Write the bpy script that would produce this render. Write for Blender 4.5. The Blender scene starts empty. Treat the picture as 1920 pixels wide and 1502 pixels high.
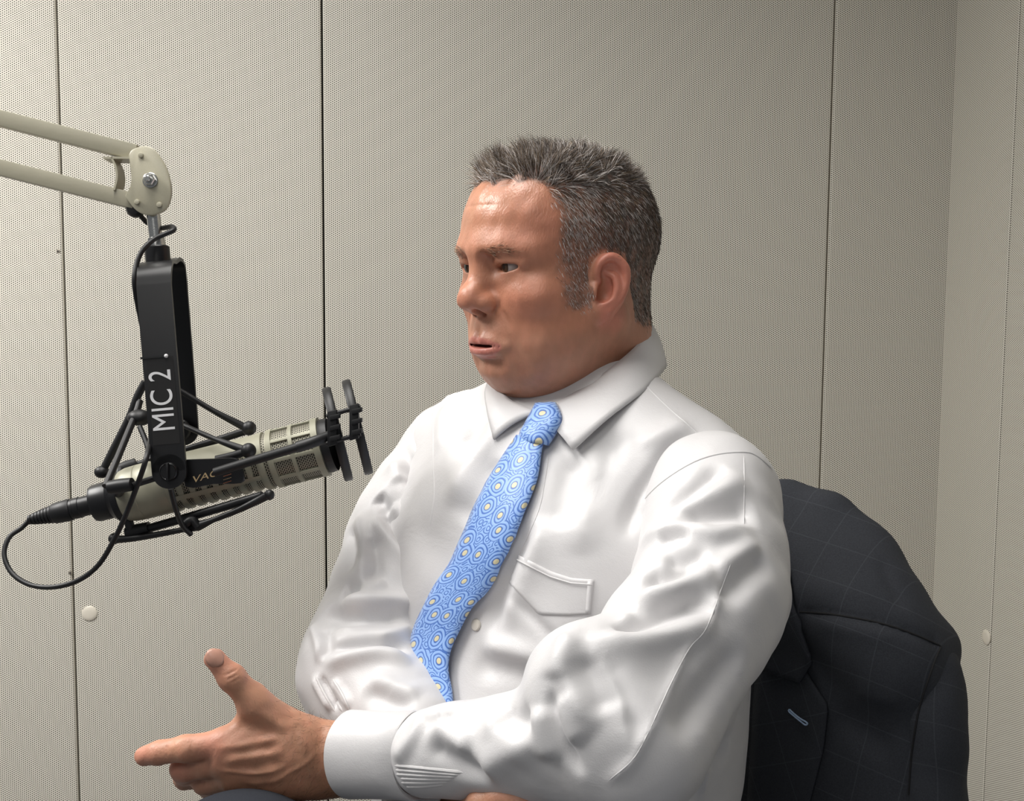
import bpy, bmesh, math, random
import numpy as np
from mathutils import Matrix, Vector
from mathutils.bvhtree import BVHTree

random.seed(7)
rng = np.random.default_rng(7)
R = math.radians
scene = bpy.context.scene
COL = scene.collection

# ------------------------------------------------------------------ camera
F_PX, CX, CY = 2200.0, 960.0, 751.0
CAM_M = Matrix.Translation((0, 0, 1.22)) @ Matrix.Rotation(R(84.6), 4, 'X') @ Matrix.Rotation(R(0.39), 4, 'Z')
cam_data = bpy.data.cameras.new('camera')
cam_data.sensor_width = 36.0
cam_data.lens = F_PX / 1920.0 * 36.0
cam_data.clip_start = 0.05
cam = bpy.data.objects.new('camera', cam_data)
cam.matrix_world = CAM_M
COL.objects.link(cam)
scene.camera = cam

# ------------------------------------------------------------------ world light, exposure
world = bpy.data.worlds.new('world')
scene.world = world
world.use_nodes = True
bgn = world.node_tree.nodes['Background']
bgn.inputs[0].default_value = (0.92, 0.95, 1.0, 1)
bgn.inputs[1].default_value = 0.15
vs = scene.view_settings
vs.view_transform = 'Standard'
vs.look = 'None'
vs.gamma = 1.0
vs.use_curve_mapping = False
vs.exposure = 0.10


def P(px, py, d):
    """World point seen at a pixel of the photograph at depth d along the optical axis."""
    v = CAM_M @ Vector(((px - CX) / F_PX * d, -(py - CY) / F_PX * d, -d))
    return np.array(v)


# ceiling troffers of the studio, the last one added for front fill (fixtures are built with the ceiling below)
LAMPS = [(-0.45, 0.95, 0.6, 1.2, 16.0), (-1.80, 1.1, 0.6, 1.2, 58.0), (-0.45, -0.9, 0.6, 1.2, 6.0)]
CEIL_Z = 2.45
for (lx, ly, sx, sy, pw) in LAMPS:
    ld = bpy.data.lights.new('ceiling_light_glow', 'AREA')
    ld.shape = 'RECTANGLE'; ld.size = sx * 0.94; ld.size_y = sy * 0.94
    ld.energy = pw; ld.color = (1.0, 0.98, 0.95)
    lo = bpy.data.objects.new('ceiling_light_glow', ld)
    lo.location = (lx, ly, CEIL_Z - 0.03)
    COL.objects.link(lo)

# ------------------------------------------------------------------ object helpers
def tag(o, label=None, cat=None, group=None, kind=None):
    if label: o['label'] = label
    if cat: o['category'] = cat
    if group: o['group'] = group
    if kind: o['kind'] = kind
    return o


def link(o, parent=None):
    COL.objects.link(o)
    if parent is not None:
        o.parent = parent
    return o


def empty(name, loc=(0, 0, 0)):
    o = bpy.data.objects.new(name, None)
    o.location = loc
    o.empty_display_size = 0.05
    COL.objects.link(o)
    return o


def setparent(o, parent):
    """Parent while keeping the world placement (parents only carry a translation)."""
    o.parent = parent
    o.matrix_parent_inverse = parent.matrix_basis.inverted()


def mesh_obj(name, verts, faces, mat=None, parent=None, smooth=True):
    me = bpy.data.meshes.new(name)
    if isinstance(faces, np.ndarray):
        n, k = faces.shape
        me.vertices.add(len(verts))
        me.vertices.foreach_set('co', np.asarray(verts, np.float32).ravel())
        me.loops.add(n * k)
        me.loops.foreach_set('vertex_index', faces.astype(np.int32).ravel())
        me.polygons.add(n)
        me.polygons.foreach_set('loop_start', np.arange(0, n * k, k, dtype=np.int32))
        me.update(calc_edges=True)
    else:
        me.from_pydata([tuple(map(float, v)) for v in verts], [], faces)
    me.validate()
    if smooth:
        me.polygons.foreach_set('use_smooth', np.ones(len(me.polygons), bool))
    if mat: me.materials.append(mat)
    me.update()
    o = bpy.data.objects.new(name, me)
    COL.objects.link(o)
    if parent is not None: setparent(o, parent)
    return o


def bm_obj(name, bm, mat=None, parent=None, smooth=True, sharp=40):
    bmesh.ops.recalc_face_normals(bm, faces=bm.faces)
    me = bpy.data.meshes.new(name)
    bm.to_mesh(me); bm.free()
    if smooth:
        me.polygons.foreach_set('use_smooth', np.ones(len(me.polygons), bool))
        me.set_sharp_from_angle(angle=R(sharp))
    if mat: me.materials.append(mat)
    o = bpy.data.objects.new(name, me)
    COL.objects.link(o)
    if parent is not None: setparent(o, parent)
    return o


def frame_from(a, b, up=(0, 0, 1)):
    """4x4 with +Z along a->b, origin a."""
    a = Vector(a); b = Vector(b)
    z = (b - a).normalized()
    u = Vector(up)
    if abs(z.dot(u)) > 0.98: u = Vector((1, 0, 0))
    x = u.cross(z).normalized(); y = z.cross(x)
    m = Matrix((x, y, z)).transposed().to_4x4()
    m.translation = a
    return m


def add_box(bm, size, m=Matrix.Identity(4), bevel=0.0, seg=2):
    g = bmesh.ops.create_cube(bm, size=1.0, matrix=m @ Matrix.Diagonal((*size, 1)))
    if bevel > 0:
        es = list({e for v in g['verts'] for e in v.link_edges})
        bmesh.ops.bevel(bm, geom=es, offset=bevel, segments=seg, affect='EDGES', profile=0.6)


def add_lathe(bm, prof, m=Matrix.Identity(4), seg=32, caps=True):
    """prof: list of (r, z) revolved around local Z."""
    rings = []
    for r, z in prof:
        rings.append([bm.verts.new(m @ Vector((r * math.cos(2 * math.pi * i / seg), r * math.sin(2 * math.pi * i / seg), z))) for i in range(seg)])
    for a, b in zip(rings, rings[1:]):
        for i in range(seg):
            j = (i + 1) % seg
            bm.faces.new((a[i], a[j], b[j], b[i]))
    if caps:
        bm.faces.new(rings[0][::-1]); bm.faces.new(rings[-1])


def smooth_path(pts, n=8):
    """Catmull-Rom through pts."""
    pts = [np.asarray(p, float) for p in pts]
    if len(pts) < 3:
        return [pts[0] + (pts[-1] - pts[0]) * t for t in np.linspace(0, 1, n + 1)]
    ext = [2 * pts[0] - pts[1]] + pts + [2 * pts[-1] - pts[-2]]
    out = []
    for i in range(1, len(ext) - 2):
        p0, p1, p2, p3 = ext[i - 1:i + 3]
        for t in np.linspace(0, 1, n, endpoint=False):
            out.append(0.5 * ((2 * p1) + (-p0 + p2) * t + (2 * p0 - 5 * p1 + 4 * p2 - p3) * t * t + (-p0 + 3 * p1 - 3 * p2 + p3) * t ** 3))
    out.append(pts[-1])
    return out


def add_tube(bm, pts, r, seg=10, caps=True):
    pts = [Vector(p) for p in pts]
    n = len(pts)
    rr = r if hasattr(r, '__len__') else [r] * n
    if len(rr) != n:
        rr = np.interp(np.linspace(0, 1, n), np.linspace(0, 1, len(rr)), rr)
    t0 = (pts[1] - pts[0]).normalized()
    u = Vector((0, 0, 1)) if abs(t0.z) < 0.9 else Vector((1, 0, 0))
    u = (u - t0 * u.dot(t0)).normalized()
    rings = []
    for i, p in enumerate(pts):
        t = (pts[min(i + 1, n - 1)] - pts[max(i - 1, 0)]).normalized()
        u = (u - t * u.dot(t)).normalized()
        w = t.cross(u)
        rings.append([bm.verts.new(p + (u * math.cos(2 * math.pi * k / seg) + w * math.sin(2 * math.pi * k / seg)) * float(rr[i])) for k in range(seg)])
    for a, b in zip(rings, rings[1:]):
        for k in range(seg):
            j = (k + 1) % seg
            bm.faces.new((a[k], a[j], b[j], b[k]))
    if caps:
        bm.faces.new(rings[0][::-1]); bm.faces.new(rings[-1])


def tube_obj(name, pts, r, mat, parent=None, seg=10, n=8):
    bm = bmesh.new()
    add_tube(bm, smooth_path(pts, n) if n else pts, r, seg)
    return bm_obj(name, bm, mat, parent)


# ------------------------------------------------------------------ material helpers
def material(name, color=(0.8, 0.8, 0.8), rough=0.5, metal=0.0, spec=0.5, **kw):
    m = bpy.data.materials.new(name)
    m.use_nodes = True
    b = m.node_tree.nodes['Principled BSDF']
    b.inputs['Base Color'].default_value = (*color, 1)
    b.inputs['Roughness'].default_value = rough
    b.inputs['Metallic'].default_value = metal
    b.inputs['Specular IOR Level'].default_value = spec
    for k, v in kw.items():
        b.inputs[k.replace('_', ' ')].default_value = v
    return m


class NT:
    def __init__(self, m):
        self.t = m.node_tree
        self.b = m.node_tree.nodes['Principled BSDF']

    def n(self, typ, _in=None, **kw):
        nd = self.t.nodes.new(typ)
        for k, v in kw.items(): setattr(nd, k, v)
        for k, v in (_in or {}).items():
            if isinstance(v, bpy.types.NodeSocket): self.t.links.new(v, nd.inputs[k])
            else: nd.inputs[k].default_value = v
        return nd

    def math(self, op, a, b=None, c=None):
        d = {0: a}
        if b is not None: d[1] = b
        if c is not None: d[2] = c
        return self.n('ShaderNodeMath', d, operation=op).outputs[0]

    def vmath(self, op, a, b=None):
        d = {0: a}
        if b is not None: d[1] = b
        nd = self.n('ShaderNodeVectorMath', d, operation=op)
        return nd.outputs[1] if op in ('LENGTH', 'DISTANCE', 'DOT_PRODUCT') else nd.outputs[0]

    def mix(self, f, a, b, blend='MIX'):
        nd = self.n('ShaderNodeMix', data_type='RGBA', blend_type=blend)
        for s, v in ((0, f), (6, a), (7, b)):
            if isinstance(v, bpy.types.NodeSocket): self.t.links.new(v, nd.inputs[s])
            else: nd.inputs[s].default_value = v if s == 0 else (*v[:3], 1)
        return nd.outputs[2]

    def smooth(self, x, lo, hi, o0=0.0, o1=1.0):
        nd = self.n('ShaderNodeMapRange', {0: x, 1: lo, 2: hi, 3: o0, 4: o1}, interpolation_type='SMOOTHSTEP')
        return nd.outputs[0]

    def link(self, a, b): self.t.links.new(a, b)

    def bump(self, h, strength=0.3, dist=0.001):
        nd = self.n('ShaderNodeBump', {'Height': h, 'Strength': strength, 'Distance': dist})
        self.t.links.new(nd.outputs[0], self.b.inputs['Normal'])


# ------------------------------------------------------------------ implicit surfaces (smooth blends -> surface nets)
class Field:
    def __init__(self, lo, hi, h, kmax=0.03):
        self.kmax = kmax
        self.lo = np.asarray(lo, float); self.h = h
        self.n = np.ceil((np.asarray(hi, float) - self.lo) / h).astype(int) + 1
        self.v = np.full(tuple(self.n), 1.0, np.float32)

    def win(self, lo, hi):
        a = np.clip(np.floor((np.asarray(lo) - self.lo) / self.h).astype(int), 0, self.n)
        b = np.clip(np.ceil((np.asarray(hi) - self.lo) / self.h).astype(int) + 1, 0, self.n)
        sl = tuple(slice(x, y) for x, y in zip(a, b))
        if any(y <= x for x, y in zip(a, b)): return None, None
        ax = [(self.lo[i] + self.h * np.arange(a[i], b[i])).astype(np.float32) for i in range(3)]
        return sl, np.meshgrid(*ax, indexing='ij', sparse=True)

    def blend(self, sl, d, k, mode):
        a = self.v[sl]
        if mode == 'add':
            if k > 0:
                hh = np.maximum(k - np.abs(a - d), 0) / k
                self.v[sl] = np.minimum(a, d) - hh * hh * k * 0.25
            else: self.v[sl] = np.minimum(a, d)
        else:
            d = -d
            if k > 0:
                hh = np.maximum(k - np.abs(a - d), 0) / k
                self.v[sl] = np.maximum(a, d) + hh * hh * k * 0.25
            else: self.v[sl] = np.maximum(a, d)

    def ell(self, c, r, k=0.0, rot=None, mode='add'):
        c = np.asarray(c, float); r = np.asarray(r, float)
        if rot is None: ext = r
        else: ext = np.sqrt(((np.asarray(rot) * r[None, :]) ** 2).sum(1))
        pad = (max(k, self.kmax) if mode == 'add' else k) + 2.5 * self.h
        sl, g = self.win(c - ext - pad, c + ext + pad)
        if sl is None: return
        q = [g[i] - c[i] for i in range(3)]
        if rot is not None:
            M = np.asarray(rot)
            q = [q[0] * M[0, j] + q[1] * M[1, j] + q[2] * M[2, j] for j in range(3)]
        k0 = np.sqrt((q[0] / r[0]) ** 2 + (q[1] / r[1]) ** 2 + (q[2] / r[2]) ** 2)
        k1 = np.sqrt((q[0] / r[0] ** 2) ** 2 + (q[1] / r[1] ** 2) ** 2 + (q[2] / r[2] ** 2) ** 2) + 1e-9
        self.blend(sl, (k0 * (k0 - 1) / k1).astype(np.float32), k, mode)

    def cap(self, a, b, ra, rb, k=0.0, mode='add', squash=None):
        """Tapered capsule; squash=(unit axis, factor): factor>1 flattens along the axis."""
        a = np.asarray(a, float); b = np.asarray(b, float)
        rm = max(ra, rb); pad = (max(k, self.kmax) if mode == 'add' else k) + 2.5 * self.h
        sl, g = self.win(np.minimum(a, b) - rm - pad, np.maximum(a, b) + rm + pad)
        if sl is None: return
        self.blend(sl, self._cap(g, a, b, ra, rb, squash), k, mode)

    @staticmethod
    def _cap(g, a, b, ra, rb, squash=None):
        ab = b - a; L2 = (ab ** 2).sum() + 1e-12
        q = [g[i] - a[i] for i in range(3)]
        t = np.clip((q[0] * ab[0] + q[1] * ab[1] + q[2] * ab[2]) / L2, 0, 1)
        w = [q[i] - t * ab[i] for i in range(3)]
        if squash is not None:
            s, f = np.asarray(squash[0], float), squash[1]
            dp = (w[0] * s[0] + w[1] * s[1] + w[2] * s[2]) * (f - 1)
            w = [w[i] + dp * s[i] for i in range(3)]
        return (np.sqrt(w[0] ** 2 + w[1] ** 2 + w[2] ** 2) - (ra + t * (rb - ra))).astype(np.float32)

    def tube(self, pts, rad, k=0.0, mode='add', n=6, squash=None):
        pts = smooth_path(pts, n) if n else [np.asarray(p, float) for p in pts]
        m = len(pts)
        rr = np.interp(np.linspace(0, 1, m), np.linspace(0, 1, len(rad)), rad) if hasattr(rad, '__len__') else np.full(m, rad)
        A = np.array(pts); rm = rr.max(); pad = (max(k, self.kmax) if mode == 'add' else k) + 2.5 * self.h
        sl, g = self.win(A.min(0) - rm - pad, A.max(0) + rm + pad)
        if sl is None: return
        d = None
        for i in range(m - 1):
            e = self._cap(g, A[i], A[i + 1], rr[i], rr[i + 1], squash)
            d = e if d is None else np.minimum(d, e)
        self.blend(sl, d, k, mode)

    def mesh(self, smooth=2, clip=None):
        v = self.v
        s = v < 0
        c = [s[i:i - 1 or None, j:j - 1 or None, k:k - 1 or None] for i in (0, 1) for j in (0, 1) for k in (0, 1)]
        allv = np.logical_and.reduce(c); anyv = np.logical_or.reduce(c)
        act = anyv & ~allv
        idx = np.argwhere(act)
        ids = np.full(act.shape, -1, np.int32)
        ids[act] = np.arange(len(idx))
        acc = np.zeros((len(idx), 3)); cnt = np.zeros(len(idx))
        I, J, K = idx.T
        cor = {(a, b, d): v[I + a, J + b, K + d].astype(float) for a in (0, 1) for b in (0, 1) for d in (0, 1)}
        for ax in range(3):
            for o1 in (0, 1):
                for o2 in (0, 1):
                    p = [0, 0, 0]; oth = [q for q in range(3) if q != ax]
                    p[oth[0]] = o1; p[oth[1]] = o2
                    q = list(p); q[ax] = 1
                    va = cor[tuple(p)]; vb = cor[tuple(q)]
                    m = (va < 0) != (vb < 0)
                    t = np.where(m, va / np.where(m, va - vb, 1), 0)
                    pos = np.tile(np.array(p, float), (len(idx), 1)); pos[:, ax] = t
                    acc[m] += pos[m]; cnt[m] += 1
        verts = (idx + acc / cnt[:, None]) * self.h + self.lo
        quads = []
        for ax in range(3):
            o = [q for q in range(3) if q != ax]
            sa = [slice(None)] * 3; sb = [slice(None)] * 3
            sa[ax] = slice(0, -1); sb[ax] = slice(1, None)
            for q in o:
                sa[q] = slice(1, -1); sb[q] = slice(1, -1)
            A = s[tuple(sa)]; B = s[tuple(sb)]
            e = np.argwhere(A != B)
            flip = A[tuple(e.T)]
            e = e.copy()
            for q in o: e[:, q] += 1
            d1 = np.zeros(3, int); d1[o[0]] = 1
            d2 = np.zeros(3, int); d2[o[1]] = 1
            q4 = [ids[tuple((e - d1 - d2).T)], ids[tuple((e - d2).T)], ids[tuple(e.T)], ids[tuple((e - d1).T)]]
            f = np.stack(q4, 1)
            if ax == 1: flip = ~flip
            f[~flip] = f[~flip][:, ::-1]
            quads.append(f)
        faces = np.concatenate(quads)
        faces = faces[(faces >= 0).all(1)]
        for _ in range(smooth):
            verts = laplace(verts, faces, 0.5)
        return verts, faces


def laplace(verts, faces, lam=0.5, mask=None):
    s = np.zeros_like(verts); c = np.zeros(len(verts))
    for i in range(faces.shape[1]):
        a = faces[:, i]; b = faces[:, (i + 1) % faces.shape[1]]
        for d in range(3):
            s[:, d] += np.bincount(a, verts[b, d], len(verts)) + np.bincount(b, verts[a, d], len(verts))
        c += np.bincount(a, minlength=len(verts)) + np.bincount(b, minlength=len(verts))
    t = s / np.maximum(c, 1)[:, None]
    w = lam if mask is None else (lam * mask)[:, None]
    return verts + (t - verts) * w


def vnormals(verts, faces):
    a, b, c = verts[faces[:, 0]], verts[faces[:, 1]], verts[faces[:, 2]]
    if faces.shape[1] == 4:
        n = np.cross(c - a, verts[faces[:, 3]] - b)
    else:
        n = np.cross(b - a, c - a)
    out = np.zeros_like(verts)
    for i in range(faces.shape[1]):
        for d in range(3):
            out[:, d] += np.bincount(faces[:, i], n[:, d], len(verts))
    return out / (np.linalg.norm(out, axis=1)[:, None] + 1e-12)


def bvh_of(verts, faces):
    return BVHTree.FromPolygons([Vector(v) for v in verts], [tuple(map(int, f)) for f in faces])


CAM_O = CAM_M.translation


def hit(bvh, px, py):
    """First point of a surface along the sight line of a pixel (used to place seams and folds on it)."""
    d = (Vector(P(px, py, 1.0)) - CAM_O).normalized()
    h = bvh.ray_cast(CAM_O, d)
    return None if h[0] is None else (np.array(h[0]), np.array(h[1]))


def poly_dist(V, A):
    """Distance of V to polyline A and the parameter (0..1) along it."""
    A = np.asarray(A, float)
    seg = np.linalg.norm(A[1:] - A[:-1], axis=1); cum = np.concatenate([[0], np.cumsum(seg)])
    best = np.full(len(V), 1e9); par = np.zeros(len(V))
    for i in range(len(A) - 1):
        ab = A[i + 1] - A[i]
        t = np.clip(((V - A[i]) @ ab) / (ab @ ab + 1e-12), 0, 1)
        d = np.linalg.norm(V - (A[i] + t[:, None] * ab), axis=1)
        m = d < best
        best[m] = d[m]; par[m] = (cum[i] + t[m] * seg[i])
    return best, par / cum[-1]


def crease(V, N, A, width, height, soft=True, taper=0.25):
    """Push vertices near a 3D polyline along their normals: a fold (height>0) or a crease (height<0)."""
    A = np.array(smooth_path(A, 5)) if len(A) > 2 else np.asarray(A, float)
    lo = A.min(0) - 3.2 * width; hi = A.max(0) + 3.2 * width
    m = np.where(((V > lo) & (V < hi)).all(1))[0]
    if len(m) == 0: return
    d, t = poly_dist(V[m], A)
    w = np.exp(-(d / width) ** 2) if soft else np.exp(-d / width)
    e = np.clip(np.minimum(t, 1 - t) / taper, 0, 1) if taper > 0 else 1.0
    e = e * e * (3 - 2 * e) if taper > 0 else 1.0
    V[m] += N[m] * (height * w * e)[:, None]


def noise3(V, scale, seed=0, octaves=1):
    """Cheap smooth pseudo-noise: sums of random plane waves (about -1..1)."""
    r = np.random.default_rng(seed)
    out = np.zeros(len(V)); amp = 1.0; tot = 0
    for o in range(octaves):
        k = r.normal(size=(9, 3)); k /= np.linalg.norm(k, axis=1)[:, None]
        k *= (2 * np.pi / scale) * (0.6 + 0.8 * r.random((9, 1))) * 2 ** o
        ph = r.random(9) * 2 * np.pi
        out += amp * np.sin(V @ k.T + ph).sum(1) / 3.0; tot += amp; amp *= 0.5
    return out / tot


def set_color(me, name, col):
    a = me.color_attributes.new(name, 'FLOAT_COLOR', 'POINT')
    c = np.ones((len(me.vertices), 4), np.float32); c[:, :col.shape[1]] = col
    a.data.foreach_set('color', c.ravel())


def sst(x, a, b):
    t = np.clip((x - a) / (b - a), 0, 1)
    return t * t * (3 - 2 * t)
# ================================================================== ROOM
# back wall: direction along it, tilted 6.7 degrees, 2.65 m out at the picture's centre
wall_o = P(960, 751, 2.65)
WA = R(6.7)
WU = np.array([math.cos(WA), math.sin(WA), 0.0])       # along the wall, to the right
WN = np.array([math.sin(WA), -math.cos(WA), 0.0])      # out of the wall, to the room


def wall_s(px):
    """Coordinate along the back wall seen at a pixel column (mid height)."""
    d = P(px, 600, 1.0) - np.array(CAM_O); o = np.array(CAM_O)
    t = ((wall_o - o) @ WN) / (d @ WN)
    return float((o + d * t - wall_o) @ WU)


def perforated(name, base, hole, pitch=0.00476, rad=0.00118, rot=0.0):
    m = material(name, base, 0.42, spec=0.4)
    t = NT(m)
    uv = t.n('ShaderNodeTexCoord').outputs['UV']
    sx, sy = pitch * math.sqrt(3), pitch
    cell = (sx, sy, 1.0)
    def lattice(off):
        v = t.vmath('DIVIDE', t.vmath('ADD', uv, off), cell)
        v = t.vmath('SUBTRACT', t.vmath('FRACTION', v), (0.5, 0.5, 0.0))
        v = t.vmath('MULTIPLY', v, (sx, sy, 0.0))
        return t.vmath('LENGTH', v)
    d = t.math('MINIMUM', lattice((0, 0, 0)), lattice((sx / 2, sy / 2, 0)))
    h = t.smooth(d, rad * 0.82, rad * 1.18, 1.0, 0.0)
    nz = t.n('ShaderNodeTexNoise', {'Scale': 1.7, 'Detail': 2.0}, noise_dimensions='3D').outputs[0]
    c = t.mix(t.math('MULTIPLY', nz, 0.25), base, tuple(x * 0.86 for x in base))
    t.link(t.mix(h, c, hole), t.b.inputs['Base Color'])
    t.link(t.math('SUBTRACT', 0.4, t.math('MULTIPLY', h, 0.35)), t.b.inputs['Specular IOR Level'])
    return m


steel_perf = perforated('perforated_steel', (0.765, 0.73, 0.645), (0.050, 0.044, 0.035))
steel_plain = material('painted_steel', (0.70, 0.65, 0.54), 0.45)
gap_mat = material('panel_gap', (0.02, 0.017, 0.012), 0.8)


def wall_panel(name, o, u, n, s0, s1, z0, z1, mat, parent, thick=0.03, edge=0.004):
    """Sheet panel with rolled edges; UVs in metres so the perforation keeps its real pitch."""
    bm = bmesh.new()
    uvl = bm.loops.layers.uv.new('UVMap')
    prof = [(0, -thick), (0, -edge), (edge * 0.3, -edge * 0.3), (edge, 0)]
    rings = []
    for ins, dp in prof:
        ring = []
        for (s, z) in ((s0 + ins, z0 + ins), (s1 - ins, z0 + ins), (s1 - ins, z1 - ins), (s0 + ins, z1 - ins)):
            p = o + u * s + n * dp; p = np.array([p[0], p[1], z])
            v = bm.verts.new(p); ring.append((v, s, z))
        rings.append(ring)
    fs = []
    for a, b in zip(rings, rings[1:]):
        for i in range(4):
            j = (i + 1) % 4
            fs.append((bm.faces.new((a[i][0], a[j][0], b[j][0], b[i][0])), (a[i], a[j], b[j], b[i])))
    fs.append((bm.faces.new([v[0] for v in rings[-1]]), rings[-1]))
    for f, src in fs:
        for l, sr in zip(f.loops, src): l[uvl].uv = (sr[1], sr[2])
    me = bpy.data.meshes.new(name); bm.normal_update(); bm.to_mesh(me); bm.free()
    me.materials.append(mat)
    ob = bpy.data.objects.new(name, me); COL.objects.link(ob)
    if parent is not None: setparent(ob, parent)
    return ob


def slab(name, pts, z0, z1, mat, kind='structure'):
    bm = bmesh.new()
    lo = [bm.verts.new((p[0], p[1], z0)) for p in pts]; hi = [bm.verts.new((p[0], p[1], z1)) for p in pts]
    k = len(pts)
    bm.faces.new(lo[::-1]); bm.faces.new(hi)
    for i in range(k): bm.faces.new((lo[i], lo[(i + 1) % k], hi[(i + 1) % k], hi[i]))
    o = bm_obj(name, bm, mat, smooth=False)
    if kind: o['kind'] = kind
    return o


S1, S2, S3, SC = wall_s(122), wall_s(608), wall_s(1548), wall_s(1772)
wp = lambda s, d: wall_o + WU * s + WN * d
slab_b = slab('wall_back', [wp(-2.6, -0.12), wp(SC + 0.15, -0.12), wp(SC + 0.15, -0.028), wp(-2.6, -0.028)], 0.0, CEIL_Z, gap_mat)
tag(slab_b, 'beige perforated steel panel wall behind the seated man', 'wall')
edges = [-2.6, S1 - 1.22, S1 - 0.61, S1, S2, S3, SC]
for a, b in zip(edges, edges[1:]):
    wall_panel('wall_panel', wall_o, WU, WN, a + 0.0018, b - (0.0018 if b != SC else -0.008), 0.004, CEIL_Z - 0.004, steel_perf, slab_b)
# side wall on the right, square to the back wall
corner = wp(SC, 0.0)
side_n = -WU
sp = lambda s, d: corner + WN * s + side_n * d
slab_r = slab('wall_right', [sp(-0.03, -0.12), sp(1.95, -0.12), sp(1.95, -0.028), sp(-0.03, -0.028)], 0.0, CEIL_Z, gap_mat)
tag(slab_r, 'beige perforated steel side wall at the right edge', 'wall')
for a, b in ((0.0, 0.265), (0.265, 0.875), (0.875, 1.94)):
    wall_panel('wall_panel', corner, WN, side_n, a + (0.0008 if a else -0.008), b - 0.0008, 0.004, CEIL_Z - 0.004, steel_perf, slab_r)

# round plug caps and small screws on the panels
cap_mat = material('cap_plastic', (0.75, 0.70, 0.60), 0.35)
screw_mat = material('screw_steel', (0.40, 0.36, 0.30), 0.4, 0.6)
dark_mat = material('dark_slot', (0.02, 0.02, 0.02), 0.7)


def on_plane(px, py, o, n):
    c = np.array(CAM_O); d = P(px, py, 1.0) - c
    return c + d * (((o - c) @ n) / (d @ n))


def plug(name, p, n, r, mat, parent, h=0.004):
    bm = bmesh.new()
    add_lathe(bm, [(r, -0.001), (r, h * 0.45), (r * 0.86, h * 0.85), (r * 0.45, h), (0.0004, h * 1.02)], frame_from(p, p + n), 28)
    return bm_obj(name, bm, mat, parent)


plug('plug_cap', on_plane(168, 1150, wall_o, WN), WN, 0.0165, cap_mat, slab_b)
plug('plug_cap', on_plane(1850, 1195, corner, side_n), side_n, 0.0165, cap_mat, slab_r)
for px, py in ((109, 471), (132, 1074)):
    q = on_plane(px, py, wall_o, WN)
    sc_ = plug('panel_screw', q, WN, 0.0042, screw_mat, slab_b, 0.002)
    plug('screw_recess', q + WN * 0.0016, WN, 0.0018, dark_mat, sc_, 0.0009)

# floor, ceiling, lamps
floor_mat = material('carpet', (0.16, 0.15, 0.14), 0.95)
_t = NT(floor_mat)
_n = _t.n('ShaderNodeTexNoise', {'Scale': 260.0, 'Detail': 3.0}).outputs[0]
_t.link(_t.mix(_n, (0.09, 0.085, 0.08), (0.22, 0.21, 0.20)), _t.b.inputs['Base Color'])
_t.bump(_n, 0.6, 0.004)
ceil_mat = material('ceiling_tile', (0.78, 0.77, 0.74), 0.9)
flo = slab('floor', [wp(-2.6, -0.1), wp(SC + 0.12, -0.1), sp(1.95, -0.12), (-2.6 - 0.3, 0.2, 0)], -0.05, 0.0, floor_mat)
tag(flo, 'dark grey carpeted studio floor below the chair', 'floor')
clg = slab('ceiling', [wp(-2.6, -0.1), wp(SC + 0.12, -0.1), sp(3.6, -0.12), wp(-2.6, 3.6)], CEIL_Z, CEIL_Z + 0.05, ceil_mat)
tag(clg, 'white studio ceiling above the man', 'ceiling')
lamp_frame = material('lamp_frame', (0.8, 0.8, 0.8), 0.4)
lamp_glow = material('lamp_diffuser', (0.9, 0.9, 0.9), 0.5)
lamp_glow.node_tree.nodes['Principled BSDF'].inputs['Emission Color'].default_value = (1.0, 0.97, 0.92, 1)
lamp_glow.node_tree.nodes['Principled BSDF'].inputs['Emission Strength'].default_value = 3.0
for i, (lx, ly, sx, sy, pw) in enumerate(LAMPS):
    root = tag(empty('ceiling_light', (lx, ly, CEIL_Z)), ('rectangular ceiling light panel right above the seated man', 'rectangular ceiling light panel far to the left of the microphone', 'rectangular ceiling light panel added behind the camera for front fill')[i], 'light', 'ceiling lights')
    bm = bmesh.new()
    for dx, dy, w, h in ((-sx / 2, 0, 0.03, sy + 0.03), (sx / 2, 0, 0.03, sy + 0.03), (0, -sy / 2, sx, 0.03), (0, sy / 2, sx, 0.03)):
        add_box(bm, (w, h, 0.02), Matrix.Translation((lx + dx, ly + dy, CEIL_Z - 0.01)))
    bm_obj('light_frame', bm, lamp_frame, root, smooth=False)
    bm = bmesh.new()
    add_box(bm, (sx - 0.03, sy - 0.03, 0.01), Matrix.Translation((lx, ly, CEIL_Z - 0.007)))
    bm_obj('diffuser', bm, lamp_glow, root, smooth=False)
# ================================================================== MICROPHONE ON ITS BOOM
blk = material('black_paint', (0.007, 0.007, 0.008), 0.36, spec=0.5)
blk_soft = material('black_rubber', (0.010, 0.010, 0.011), 0.45, spec=0.45)
blk_tape = material('label_tape', (0.020, 0.019, 0.019), 0.30)
ivory = material('ivory_enamel', (0.44, 0.41, 0.31), 0.38)
_t = NT(ivory); _n = _t.n('ShaderNodeTexNoise', {'Scale': 40.0, 'Detail': 3.0}).outputs[0]
_t.link(_t.mix(_n, (0.40, 0.375, 0.28), (0.47, 0.44, 0.335)), _t.b.inputs['Base Color'])
silver = material('nickel', (0.62, 0.62, 0.60), 0.25, 1.0)
white_ink = material('white_ink', (0.75, 0.75, 0.76), 0.5)
gold_ink = material('gold_ink', (0.45, 0.33, 0.18), 0.45)
red_ink = material('red_ink', (0.45, 0.16, 0.08), 0.5)
mic_tan = material('microphone_enamel', (0.32, 0.31, 0.235), 0.42, 0.15)
mesh_dark = material('microphone_grille', (0.05, 0.05, 0.045), 0.5, 0.5)
_t = NT(mesh_dark)
_uv = _t.n('ShaderNodeTexCoord').outputs['UV']
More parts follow.
